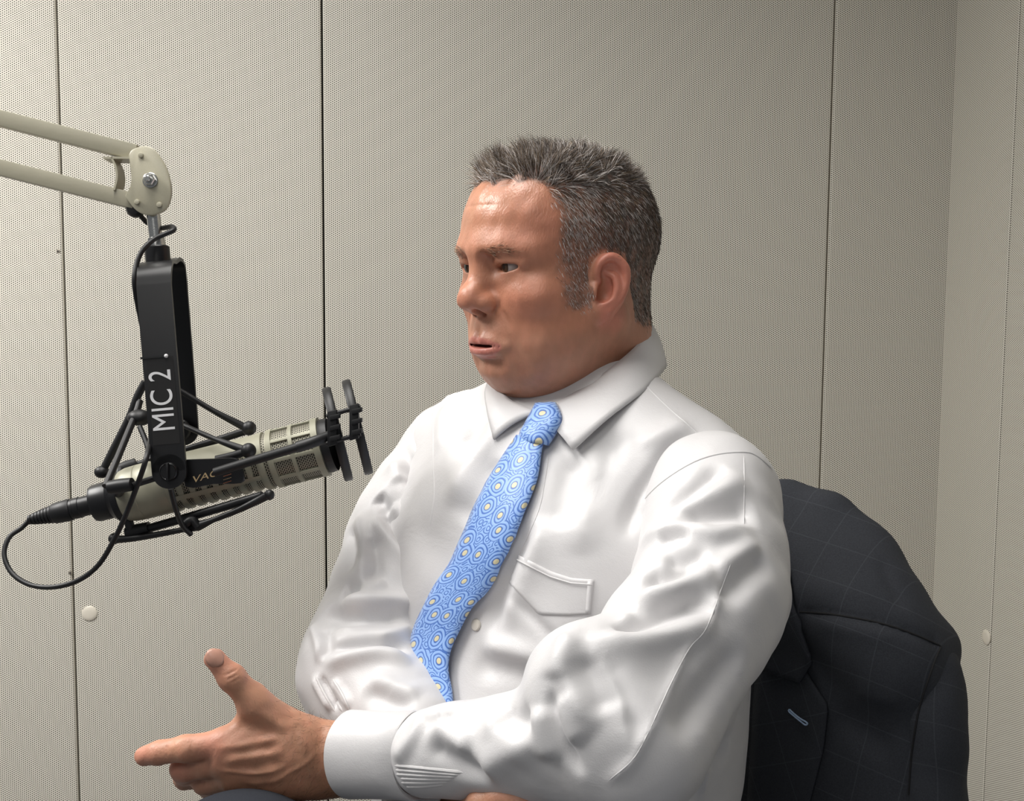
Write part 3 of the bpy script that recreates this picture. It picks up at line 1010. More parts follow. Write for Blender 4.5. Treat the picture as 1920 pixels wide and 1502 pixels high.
        f.ell(Q(0.011, -0.006, 0.005), (0.0070, 0.0090, 0.0075), 0.003, rot=rot, mode='sub')
    sym(ear)
    return f.mesh(smooth=2)


HV, HF = build_head()
HN = vnormals(HV, HF)
# creases of the face, in head axes
for s in (1, -1):
    crease(HV, HN, [(s * 0.0225, 0.092, -0.036), (s * 0.029, 0.087, -0.047), (s * 0.0335, 0.083, -0.062), (s * 0.036, 0.078, -0.080)], 0.0026, -0.0022, taper=0.35)   # nasolabial
    crease(HV, HN, [(s * 0.033, 0.084, -0.077), (s * 0.038, 0.076, -0.092), (s * 0.041, 0.068, -0.104)], 0.0032, -0.0020, taper=0.4)
    crease(HV, HN, [(s * 0.021, 0.0845, 0.0052), (s * 0.032, 0.0850, 0.0078), (s * 0.045, 0.0760, 0.0040)], 0.0011, -0.0010, taper=0.3)       # lid crease
    crease(HV, HN, [(s * 0.020, 0.084, -0.0165), (s * 0.031, 0.081, -0.0195), (s * 0.043, 0.073, -0.0155)], 0.0016, -0.0009, taper=0.4)       # under the bag
for z, dpt in ((0.044, 0.0004), (0.056, 0.0004), (0.034, 0.0003)):
    crease(HV, HN, [(-0.035, 0.081, z - 0.002), (-0.015, 0.090, z), (0.015, 0.090, z), (0.04, 0.078, z - 0.003)], 0.0016, -dpt, taper=0.3)
HN = vnormals(HV, HF)
HV += HN * (noise3(HV, 0.016, 3) * 0.00022)[:, None]


def hair_mask(V):
    x, y, z = np.abs(V[:, 0]), V[:, 1], V[:, 2]
    j = noise3(V, 0.012, 11) * 0.003
    yf = np.interp(z, [-0.05, -0.043, -0.01, 0.01, 0.04, 0.066, 0.078], [0.047, 0.049, 0.051, 0.051, 0.045, 0.047, 0.060])
    front = sst(yf + j - y, -0.006, 0.007)
    top = sst(z - (0.0775 + j), -0.004, 0.004)
    m = np.maximum(front, top)
    zl = np.interp(y, [-0.10, -0.048, -0.034, -0.022, 0.012, 0.0235, 0.0245, 0.07], [-0.070, -0.068, -0.060, 0.002, 0.010, -0.003, -0.042, -0.044])
    return m * sst(z - zl - j * 0.7, -0.003, 0.003)


HM = hair_mask(HV)


def skin_colors(V, N, M):
    """Skin colour as it is on the man himself: lips, flushed cheeks and ears, stubble, hair roots."""
    x, y, z = np.abs(V[:, 0]), V[:, 1], V[:, 2]
    base = np.tile(np.array([0.47, 0.205, 0.120]), (len(V), 1))
    def mixc(c, w):
        base[:] = base + (np.array(c) - base) * np.clip(w, 0, 1)[:, None]
    g = lambda c, r: np.exp(-(((V[:, 0] - c[0]) / r[0]) ** 2 + ((y - c[1]) / r[1]) ** 2 + ((z - c[2]) / r[2]) ** 2))
    nz = noise3(V, 0.02, 5, 2)
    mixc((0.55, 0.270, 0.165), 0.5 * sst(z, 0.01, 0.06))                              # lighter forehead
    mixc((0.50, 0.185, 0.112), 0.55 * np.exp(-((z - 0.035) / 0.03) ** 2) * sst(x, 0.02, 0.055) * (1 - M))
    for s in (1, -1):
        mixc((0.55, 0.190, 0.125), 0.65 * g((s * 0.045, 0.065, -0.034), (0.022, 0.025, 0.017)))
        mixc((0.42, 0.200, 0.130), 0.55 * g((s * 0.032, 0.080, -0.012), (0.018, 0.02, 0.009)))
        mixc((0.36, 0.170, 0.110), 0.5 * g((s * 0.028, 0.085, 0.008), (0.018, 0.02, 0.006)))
    mixc((0.56, 0.225, 0.150), 0.6 * g((0, 0.113, -0.036), (0.02, 0.02, 0.014)))
    stub = sst(-z, 0.055, 0.075) * sst(y, -0.01, 0.03) * sst(z, -0.135, -0.11)
    mixc((0.34, 0.205, 0.150), 0.38 * stub * (0.8 + 0.2 * nz))
    mixc((0.33, 0.20, 0.145), 0.35 * np.exp(-((z + 0.055) / 0.006) ** 2) * sst(y, 0.085, 0.095))
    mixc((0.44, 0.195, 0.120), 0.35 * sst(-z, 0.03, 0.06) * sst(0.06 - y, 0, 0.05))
    # lips
    xl = V[:, 0]
    z = z - 0.0005
    up = np.interp(np.abs(xl), [0, 0.005, 0.014, 0.027, 0.033], [-0.0660, -0.0648, -0.0670, -0.0725, -0.075])
    dn = np.interp(np.abs(xl), [0, 0.014, 0.027, 0.033], [-0.0885, -0.0865, -0.0770, -0.075])
    lip = sst(up - z, -0.0008, 0.0012) * sst(z - dn, -0.0008, 0.0012) * sst(y, 0.080, 0.086) * sst(0.0285 - np.abs(xl), 0, 0.004)
    mixc((0.50, 0.170, 0.140), 0.85 * lip)
    mixc((0.10, 0.030, 0.025), np.exp(-((z + 0.0744) / 0.0012) ** 2) * sst(0.026 - np.abs(xl), 0, 0.014) * sst(y, 0.085, 0.09) * 0.9)
    z = z + 0.0005
    # ears
    earm = sst(x, 0.0755, 0.080) * sst(0.025 - y, 0, 0.01)
    mixc((0.62, 0.215, 0.150), 0.75 * earm)
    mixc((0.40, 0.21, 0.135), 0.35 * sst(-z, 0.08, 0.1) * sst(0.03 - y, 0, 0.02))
    base *= (1 + 0.05 * nz)[:, None]
    # hair roots
    mixc((0.062, 0.053, 0.046), 0.92 * M * (0.62 + 0.38 * sst(0.03 - y, 0, 0.05) + 0.3 * sst(z, 0.05, 0.08)))
    return np.clip(base, 0, 1)


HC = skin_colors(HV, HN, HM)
H_OIL = np.clip(sst(HV[:, 2], 0.02, 0.05) + 0.5 * np.exp(-((np.abs(HV[:, 0]) - 0.042) / 0.02) ** 2 - ((HV[:, 2] + 0.025) / 0.018) ** 2) + 0.5 * sst(HV[:, 1], 0.098, 0.106), 0, 1) * (1 - HM)   # oily forehead, cheekbones, nose

skin_mat = material('skin', rough=0.45, spec=0.55)
_t = NT(skin_mat)
_a = _t.n('ShaderNodeVertexColor', layer_name='skin')
_nz = _t.n('ShaderNodeTexNoise', {'Scale': 320.0, 'Detail': 3.0})
_nz2 = _t.n('ShaderNodeTexNoise', {'Scale': 60.0, 'Detail': 2.0})
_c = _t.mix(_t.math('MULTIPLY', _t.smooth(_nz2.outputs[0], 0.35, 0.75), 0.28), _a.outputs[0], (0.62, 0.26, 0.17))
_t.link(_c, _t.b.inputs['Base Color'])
_t.bump(_nz.outputs[0], 0.40, 0.0009)
_g = _t.n('ShaderNodeVertexColor', layer_name='oil').outputs[0]
_t.link(_t.math('SUBTRACT', 0.47, _t.math('MULTIPLY', _g, 0.15)), _t.b.inputs['Roughness'])
_t.b.inputs['Subsurface Weight'].default_value = 0.12
_t.b.inputs['Subsurface Radius'].default_value = (0.9, 0.35, 0.2)
_t.b.inputs['Subsurface Scale'].default_value = 0.006

eye_white = material('eye_white', (0.38, 0.32, 0.295), 0.2)
iris_mat = material('iris', (0.055, 0.028, 0.014), 0.12)
pupil_mat = material('pupil', (0.004, 0.004, 0.004), 0.1)


def build_eyes(person):
    for s in (1, -1):
        c = np.array([s * 0.0310, 0.0746, -0.0010])
        gz = np.array([0.16, 1.0, -0.04]); gz /= np.linalg.norm(gz)
        bm = bmesh.new()
        bmesh.ops.create_uvsphere(bm, u_segments=24, v_segments=16, radius=0.0122)
        for v in bm.verts: v.co = Vector(H2W(c + np.array(v.co)))
        eb = bm_obj('eyeball', bm, eye_white, person)
        for nm, r, off, mt in (('iris', 0.0061, 0.0122, iris_mat), ('pupil', 0.0027, 0.01245, pupil_mat)):
            bm = bmesh.new()
            a = Vector(H2W(c)); b = Vector(H2W(c + gz))
            m = frame_from(a, b)
            pr = [(r, math.sqrt(max(0.01245 ** 2 - r * r, 0)) - 0.0016), (r, math.sqrt(0.0126 ** 2 - r * r) + off - 0.0122), (r * 0.5, math.sqrt(0.0126 ** 2 - r * r * 0.25) + off - 0.0122), (0.0002, 0.0126 + off - 0.0122)]
            add_lathe(bm, pr, m, 24)
            bm_obj(nm, bm, mt, eb)


def strands(V, F, M, N, count, rnd, rule):
    """Ribbon hairs rooted on a surface; rule(p, n) -> direction, length, width, colour arrays."""
    tri = np.concatenate([F[:, [0, 1, 2]], F[:, [0, 2, 3]]])
    a, b, c = V[tri[:, 0]], V[tri[:, 1]], V[tri[:, 2]]
    area = np.linalg.norm(np.cross(b - a, c - a), axis=1) * M[tri].mean(1)
    pick = rnd.choice(len(tri), count, p=area / area.sum())
    u = rnd.random((count, 2)); fl = u.sum(1) > 1; u[fl] = 1 - u[fl]
    t = tri[pick]
    p = V[t[:, 0]] + (V[t[:, 1]] - V[t[:, 0]]) * u[:, :1] + (V[t[:, 2]] - V[t[:, 0]]) * u[:, 1:]
    n = N[t].mean(1); n /= np.linalg.norm(n, axis=1)[:, None]
    d0, d1, ln, wd, col = rule(p, n, rnd)
    side = np.cross(d0, rnd.normal(size=p.shape)); side /= np.linalg.norm(side, axis=1)[:, None] + 1e-9
    k = 4
    vs_, q = [], p - n * 0.0008
    for i in range(k):
        w = wd * (1.0, 0.95, 0.7, 0.12)[i]
        vs_ += [q + side * w[:, None] * 0.5, q - side * w[:, None] * 0.5]
        tt = (i + 0.5) / (k - 1)
        d = d0 * (1 - tt) + d1 * tt; d /= np.linalg.norm(d, axis=1)[:, None] + 1e-9
        q = q + d * (ln / (k - 1))[:, None]
    W = np.stack(vs_, 1).reshape(-1, 3)
    base = np.arange(count)[:, None] * (2 * k)
    f = np.concatenate([base + np.array([2 * i, 2 * i + 1, 2 * i + 3, 2 * i + 2]) for i in range(k - 1)], 1).reshape(-1, 4)
    return W, f, np.repeat(col, 2 * k, axis=0)


def hair_rule(p, n, rnd):
    c = len(p)
    x, y, z = p.T
    up = np.array([0, 0, 1.0])
    top = sst(z, 0.056, 0.082)
    frontt = top * sst(y, 0.0, 0.06)
    back = sst(-y, 0.03, 0.07)
    down = np.stack([np.zeros(c), -0.35 + 0.0 * z, -np.ones(c)], 1)
    down = down - n * (down * n).sum(1)[:, None]; down /= np.linalg.norm(down, axis=1)[:, None] + 1e-9
    wn = sst(-x, 0.005, 0.048)[:, None]
    comb = (1 - wn) * np.stack([0.55 + 0.0 * x, 0.45 - 0.55 * sst(0.06 - y, 0, 0.12), 0.30 + 0.7 * frontt], 1) + wn * np.stack([0.25 + 0 * x, -0.70 + 0.5 * frontt, 0.05 + 0.5 * frontt], 1)
    comb = comb - n * (comb * n).sum(1)[:, None]; comb /= np.linalg.norm(comb, axis=1)[:, None] + 1e-9
    jit = rnd.normal(size=(c, 3)) * 0.24
    # clumps: neighbouring hairs lean together
    cl = np.stack([noise3(p, 0.016, 21), noise3(p, 0.016, 22), noise3(p, 0.016, 23)], 1) * 0.55
    d0 = n * (0.22 + 0.40 * top + 0.2 * frontt)[:, None] + down * (1 - top)[:, None] * 1.0 + comb * top[:, None] * 0.9 + jit * 0.7 + cl * top[:, None]
    d1 = n * (0.02 + 0.45 * frontt)[:, None] + down * (1 - top)[:, None] + comb * top[:, None] * 1.1 + jit * 0.6 + cl * top[:, None] * 1.3
    d0 /= np.linalg.norm(d0, axis=1)[:, None]; d1 /= np.linalg.norm(d1, axis=1)[:, None]
    ln = (0.0055 + 0.0025 * sst(z, -0.01, 0.04) + 0.006 * top + 0.008 * frontt) * (0.7 + 0.6 * rnd.random(c))
    wd = 0.00030 + 0.00020 * rnd.random(c)
    temple = sst(y, -0.01, 0.03) * sst(0.085 - z, 0, 0.03)
    side = sst(np.abs(x), 0.04, 0.06) * sst(0.09 - z, 0, 0.03)
    pg = np.clip(0.26 + 0.36 * temple + 0.10 * side * sst(y, -0.06, 0.0) - 0.10 * back * (1 - top), 0.08, 0.75)
    low = sst(-z, 0.0, 0.02) * temple
    pg = np.clip(pg + 0.15 * low, 0, 0.8)
    g = (rnd.random(c) < pg)
    dark = np.array([0.075, 0.058, 0.046]) * (0.5 + 0.9 * rnd.random((c, 1)))
    grey = np.array([0.58, 0.53, 0.50]) * (0.6 + 0.6 * rnd.random((c, 1)))
    warm = np.array([0.20, 0.14, 0.09]) * (0.7 + 0.6 * rnd.random((c, 1)))
    col = np.where(g[:, None], grey, np.where(rnd.random((c, 1)) < 0.25 + 0.25 * frontt[:, None], warm, dark))
    return d0, d1, ln, wd, col


hair_mat = material('hair', rough=0.45, spec=0.35)
_t = NT(hair_mat)
_t.link(_t.n('ShaderNodeVertexColor', layer_name='strand').outputs[0], _t.b.inputs['Base Color'])


def build_hair(person):
    rnd = np.random.default_rng(5)
    W, f, c = strands(HV, HF, HM * (HM > 0.12), HN, 74000, rnd, hair_rule)
    o = mesh_obj('hair', H2W(W), f, hair_mat, person, smooth=False)
    set_color(o.data, 'strand', c)
    o['kind'] = 'stuff'
    # eyebrows
    x, y, z = np.abs(HV[:, 0]), HV[:, 1], HV[:, 2]
    zc = np.interp(x, [0.010, 0.02, 0.034, 0.05], [0.0110, 0.0135, 0.0152, 0.0105])
    bw = np.interp(x, [0.010, 0.02, 0.04, 0.05], [0.0045, 0.0045, 0.0035, 0.0015])
    m = sst(bw - np.abs(z - zc), 0, 0.0015) * sst(x, 0.009, 0.013) * sst(0.050 - x, 0, 0.006) * (y > 0.062)

    def brow(p, n, rnd):
        c = len(p)
        sx = np.sign(p[:, 0])
        d = np.stack([sx * 1.0, -0.5 * np.ones(c), 0.25 - 6 * (np.abs(p[:, 0]) - 0.02)], 1) + rnd.normal(size=(c, 3)) * 0.2
        d = d - n * (d * n).sum(1)[:, None] + n * 0.25; d /= np.linalg.norm(d, axis=1)[:, None]
        col = np.where(rnd.random((c, 1)) < 0.3, np.array([[0.40, 0.27, 0.17]]), np.array([[0.20, 0.115, 0.07]])) * (0.7 + 0.6 * rnd.random((c, 1)))
        return d, d, 0.006 + 0.004 * rnd.random(c), np.full(c, 0.00032), col
    W, f, c = strands(HV, HF, m, HN, 420, rnd, brow)
    o = mesh_obj('eyebrows', H2W(W), f, hair_mat, person, smooth=False)
    set_color(o.data, 'strand', c)
# ================================================================== PERSON: torso, shirt, tie
SN = P(1385, 905, 1.03)                 # near (his left) shoulder joint
SF = P(800, 832, 1.287)                 # far shoulder joint
T_X = SN - SF; T_X[2] = 0; T_X /= np.linalg.norm(T_X)
T_Y = np.array([T_X[1], -T_X[0], 0.0])  # chest forward
if T_Y[1] > 0: T_Y = -T_Y
T_Z = np.array([0, 0, 1.0])
T_O = (SN + SF) / 2; T_O[2] = 1.052
T_ROT = np.stack([T_X, T_Y, T_Z], 1)
T2W = lambda v: np.asarray(v, float) @ T_ROT.T + T_O
W2T = lambda v: (np.asarray(v, float) - T_O) @ T_ROT

SNA = P(1362, 945, 1.03); SFA = P(838, 850, 1.27)
EN = P(1184, 1388, 0.868)               # near elbow
WRN = P(690, 1418, 0.968)               # near wrist
EF = P(682, 1258, 1.130)                # far elbow
WRF = P(850, 1500, 1.000)               # far wrist


def torso_field(h, grow=0.0):
    f = Field((-0.27, -0.24, -0.66), (0.27, 0.30, 0.15), h, 0.08)
    g = grow
    f.ell((0, 0.010, -0.12), (0.178 + g, 0.118 + g, 0.19 + g))
    f.cap((-0.135, -0.010, -0.018), (0.135, -0.010, -0.018), 0.060 + g, 0.060 + g, 0.05)
    sym(lambda s: f.cap((s * 0.045, -0.020, 0.050), (s * 0.140, -0.010, -0.012), 0.050 + g, 0.056 + g, 0.05))
    f.ell((0, 0.045, -0.30), (0.175 + g, 0.150 + g, 0.17 + g), 0.08)
    f.ell((0, -0.026, -0.24), (0.174 + g, 0.118 + g, 0.25 + g), 0.08)
    sym(lambda s: f.ell((s * 0.075, 0.070, -0.115), (0.085 + g, 0.055 + g, 0.085 + g), 0.06))
    f.ell((0, 0.025, -0.50), (0.165 + g, 0.130 + g, 0.17 + g), 0.08)
    f.cap((0, -0.025, 0.02), (0, -0.03, 0.042), 0.078 + g, 0.060 + g, 0.05)
    return f


def mk(px, bvh, lift=0.0):
    out = []
    for p in px:
        r = hit(bvh, *p)
        if r is not None: out.append(r[0] + r[1] * lift)
    return out


def fold_all(V, F, strokes, gain=1.0):
    """Strokes: (pixel polyline, width mm, height mm, soft, taper); placed on the cloth and raised along its normals."""
    bvh = bvh_of(V, F)
    N = vnormals(V, F)
    for st in strokes:
        A = mk(st[0], bvh)
        if len(A) < 2: continue
        soft = st[3] if len(st) > 3 else True
        tp = st[4] if len(st) > 4 else 0.25
        w_, h_ = st[1] * 1e-3, st[2] * gain * 1e-3
        if soft and st[2] > 2.9:            # a fold: broad swell with a tight crest
            crease(V, N, A, w_ * 1.25, h_ * 0.62, True, tp)
            crease(V, N, A, w_ * 0.55, h_ * 0.50, False, tp)
        else:
            crease(V, N, A, w_, h_, soft, tp)
    return V


# ---- shirt body
fT = torso_field(0.0035)
TV, TF = fT.mesh(smooth=2)
TV = T2W(TV); TF = TF[:, ::-1].copy()          # torso axes are left-handed
TN = vnormals(TV, TF)
TV += TN * (noise3(TV, 0.16, 31, 2) * 0.0022 + noise3(TV, 0.05, 32) * 0.0006)[:, None]
TV = fold_all(TV, TF, [
    ([(1297, 793), (1242, 815), (1196, 839)], 9, 3.0),
    ([(1334, 824), (1273, 836), (1227, 885), (1190, 946), (1168, 1023)], 7, -4.5),
    ([(1300, 850), (1240, 905), (1205, 975)], 9, 3.0),
    ([(936, 743), (888, 808), (840, 856)], 12, -4.0),
    ([(960, 770), (915, 830), (870, 890), (840, 960)], 12, 4.0),
    ([(948, 860), (900, 930), (864, 990)], 16, -3.0),
    ([(1080, 850), (1060, 920), (1040, 1000)], 14, -3.5),
    ([(1130, 840), (1110, 920), (1090, 1000), (1085, 1050)], 14, 3.5),
    ([(1170, 800), (1120, 900), (1080, 980)], 12, -3.0),
    ([(1005, 960), (985, 1010), (960, 1070), (930, 1150), (925, 1210)], 9, -4.5),
    ([(1030, 960), (1000, 1030), (965, 1110), (950, 1190)], 12, 3.5),
    ([(940, 1100), (1000, 1160), (1060, 1220)], 5, -3.0),
    ([(900, 1210), (960, 1222), (1040, 1242)], 8, 5.0),
    ([(880, 1240), (960, 1255), (1040, 1268)], 12, -4.0),
    ([(1015, 1268), (990, 1272), (985, 1285)], 6, -3.0),
    ([(1420, 1130), (1400, 1230), (1330, 1330)], 10, -4.0),
    ([(1440, 1180), (1390, 1290), (1330, 1370)], 8, 4.0),
    ([(1380, 1350), (1310, 1370), (1270, 1420)], 8, 4.0),
    ([(1410, 1290), (1350, 1300), (1325, 1330)], 6, -4.0),
    ([(1370, 1390), (1290, 1430), (1230, 1450)], 9, -4.0),
    ([(1325, 1410), (1320, 1470), (1315, 1500)], 4, 2.5),
    ([(860, 745), (836, 770), (826, 850)], 8, 3.0),
    ([(884, 735), (850, 745), (820, 760)], 6, 2.5),
], 1.7)
# ---- near sleeve (his left arm)
def vadd(a, b, t): return np.asarray(a) + (np.asarray(b) - np.asarray(a)) * t


upN = EN - SNA
fN = Field(np.minimum.reduce([SNA, EN, WRN]) - 0.12, np.maximum.reduce([SNA, EN, WRN]) + 0.12, 0.0025)
fN.tube([SNA + T_X * -0.015 + T_Z * 0.004, vadd(SNA, EN, 0.33) + T_X * 0.012 + T_Z * -0.01, vadd(SNA, EN, 0.66) + T_X * 0.006, EN], [0.060, 0.066, 0.063, 0.053], 0, n=5)
fN.tube([EN, P(1030, 1394, 0.897), P(900, 1404, 0.922), P(806, 1412, 0.941)], [0.051, 0.043, 0.038, 0.0345], 0.03, n=5)
fN.ell(P(1110, 1290, 0.875), (0.050, 0.045, 0.052), 0.03)
NV, NF = fN.mesh(smooth=3)
NN = vnormals(NV, NF)
NV += NN * (noise3(NV, 0.11, 41, 2) * 0.0020 + noise3(NV, 0.04, 42) * 0.0007)[:, None]
NV = fold_all(NV, NF, [
    ([(1159, 1086), (1189, 1115), (1216, 1118), (1276, 1101), (1351, 1068)], 8, 5.5),
    ([(1171, 1062), (1201, 1085), (1246, 1083), (1321, 1058)], 10, -5.0),
    ([(1107, 1179), (1129, 1197), (1186, 1205), (1246, 1194), (1321, 1170), (1342, 1152)], 8, 6.0),
    ([(1123, 1180), (1171, 1172), (1261, 1143), (1336, 1112)], 11, -5.5),
    ([(1141, 1182), (1165, 1165), (1189, 1146)], 5, 3.0),
    ([(1085, 1170), (1064, 1215), (1060, 1260), (1086, 1321), (1128, 1372)], 7, 3.4),
    ([(1090, 1225), (1112, 1270), (1140, 1345)], 11, -2.2),
    ([(1104, 1219), (1141, 1267), (1165, 1321), (1183, 1423)], 4.5, 1.8, False),
    ([(1125, 1225), (1160, 1285), (1185, 1350), (1195, 1400)], 9, -1.6),
    ([(1078, 1190), (1048, 1237), (1042, 1280)], 8, 3.2),
    ([(1034, 1285), (1038, 1336), (1060, 1400), (1098, 1458)], 5, -3.4),
    ([(1050, 1300), (1064, 1345), (1090, 1400)], 9, 3.0),
    ([(1010, 1320), (1015, 1370), (1040, 1430)], 8, 3.5),
    ([(801, 1336), (777, 1380), (738, 1431)], 6, 3.5),
    ([(800, 1385), (835, 1415), (876, 1440), (930, 1452)], 10, -3.5),
    ([(815, 1350), (845, 1385), (885, 1412)], 9, 3.0),
    ([(905, 1345), (940, 1372), (985, 1392), (1015, 1372)], 9, 3.5),
    ([(935, 1342), (970, 1358), (1005, 1345)], 11, -3.5),
    ([(850, 1330), (830, 1345), (812, 1335)], 6, -3.0),
        ([(1404, 894), (1321, 940), (1242, 980)], 9, 4.5),
    ([(1365, 873), (1288, 931), (1236, 977)], 9, -4.0),
    ([(1419, 989), (1346, 1001), (1285, 990), (1239, 997), (1199, 1023), (1165, 1050)], 7, 4.5),
    ([(1300, 1000), (1233, 1014), (1190, 1039), (1165, 1056)], 6, -4.5),
    ([(1420, 960), (1340, 965), (1270, 975)], 11, -4.0),
    ([(1168, 1062), (1242, 1050), (1331, 1044)], 8, -3.5),
    ([(1425, 1017), (1370, 1053), (1334, 1075)], 7, 3.5),
    ([(1440, 1040), (1390, 1085), (1345, 1140)], 10, -3.5),
        ([(1372, 1053), (1354, 1101), (1324, 1179), (1294, 1207), (1261, 1276), (1210, 1381), (1183, 1429), (1129, 1474)], 4.0, 2.2, False, 0.1),
    ([(1400, 1200), (1330, 1290), (1250, 1390)], 12, -4.0),
    ([(1000, 1400), (940, 1420), (890, 1450)], 10, 4.0),
], 2.1)

NV = laplace(NV, NF, 0.5)
# ---- far sleeve (his right arm)
fF = Field(np.minimum.reduce([SFA, EF, WRF]) - 0.12, np.maximum.reduce([SFA, EF, WRF]) + 0.12, 0.0026)
fF.tube([SFA + T_X * 0.015 + T_Z * 0.002, vadd(SFA, EF, 0.35) + T_X * -0.010, vadd(SFA, EF, 0.68) + T_X * -0.004, EF], [0.056, 0.061, 0.062, 0.058], 0, n=5)
fF.tube([EF, vadd(EF, WRF, 0.4) + T_Z * 0.004, vadd(EF, WRF, 0.9)], [0.058, 0.056, 0.044], 0.03, n=5)
FV, FF_ = fF.mesh(smooth=3)
FN_ = vnormals(FV, FF_)
FV += FN_ * (noise3(FV, 0.12, 51, 2) * 0.0022 + noise3(FV, 0.04, 52) * 0.0007)[:, None]
FV = fold_all(FV, FF_, [
    ([(592, 1125), (632, 1134), (687, 1129), (754, 1131), (788, 1143)], 8, 7.0),
    ([(600, 1150), (650, 1158), (720, 1152), (780, 1160)], 11, -5.5),
    ([(600, 1105), (640, 1112), (680, 1108)], 8, -4.0),
    ([(675, 1112), (700, 1102), (724, 1090)], 6, 3.5),
    ([(635, 1185), (660, 1165), (700, 1150)], 7, 3.0),
    ([(718, 943), (724, 967), (754, 1007), (791, 1059)], 5, -6.0),
    ([(705, 960), (715, 990), (745, 1030), (780, 1075)], 7, 4.5),
    ([(740, 940), (760, 980), (790, 1015)], 7, 4.5),
    ([(751, 996), (773, 1001), (791, 1017)], 5, -4.0),
    ([(672, 961), (678, 1001), (684, 1053), (672, 1108)], 8, 4.5),
    ([(655, 985), (660, 1030), (656, 1080)], 9, -3.5),
    ([(692, 1010), (700, 1060), (690, 1100)], 9, -3.5),
    ([(604, 1249), (663, 1230), (724, 1227), (779, 1248)], 7, 6.0),
    ([(610, 1230), (663, 1212), (724, 1208), (775, 1225)], 7, -5.5),
    ([(586, 1170), (598, 1206), (598, 1249)], 4, 4.0),
    ([(610, 1175), (612, 1206), (610, 1240)], 7, -3.0),
    ([(699, 1205), (735, 1190), (773, 1172)], 8, 3.5),
    ([(586, 1265), (604, 1300), (623, 1335)], 3.5, 3.5),
    ([(598, 1265), (615, 1300), (635, 1332)], 3.5, -3.5),
    ([(623, 1274), (640, 1300), (659, 1329)], 3.5, 3.0),
    ([(690, 1270), (740, 1290), (790, 1310)], 8, 3.0),
    ([(680, 1290), (730, 1312), (780, 1325)], 9, -3.0),
    ([(739, 790), (751, 832), (773, 880), (795, 930)], 8, -3.5),
    ([(722, 830), (735, 865), (755, 905)], 9, 3.0),
    ([(753, 870), (780, 910), (806, 949)], 6, -3.5),
    ([(690, 900), (705, 930), (730, 960)], 7, -3.5),
    ([(640, 1010), (630, 1060), (610, 1100)], 10, 3.0),
], 2.1)

FV = laplace(FV, FF_, 0.5)
TV = laplace(TV, TF, 0.4)
shirt_mat = material('shirt_cotton', (0.64, 0.628, 0.632), 0.45, spec=0.5)
_t = NT(shirt_mat)
_tc = _t.n('ShaderNodeTexCoord').outputs['Object']
_wv = _t.n('ShaderNodeTexNoise', {'Vector': _tc, 'Scale': 900.0, 'Detail': 2.0}).outputs[0]
_wv2 = _t.n('ShaderNodeTexNoise', {'Vector': _tc, 'Scale': 26.0, 'Detail': 4.0, 'Distortion': 0.6}).outputs[0]
_t.bump(_t.math('ADD', _t.math('MULTIPLY', _wv, 0.12), _wv2), 0.28, 0.004)
_t.b.inputs['Sheen Weight'].default_value = 0.15
_t.b.inputs['Subsurface Weight'].default_value = 0.0
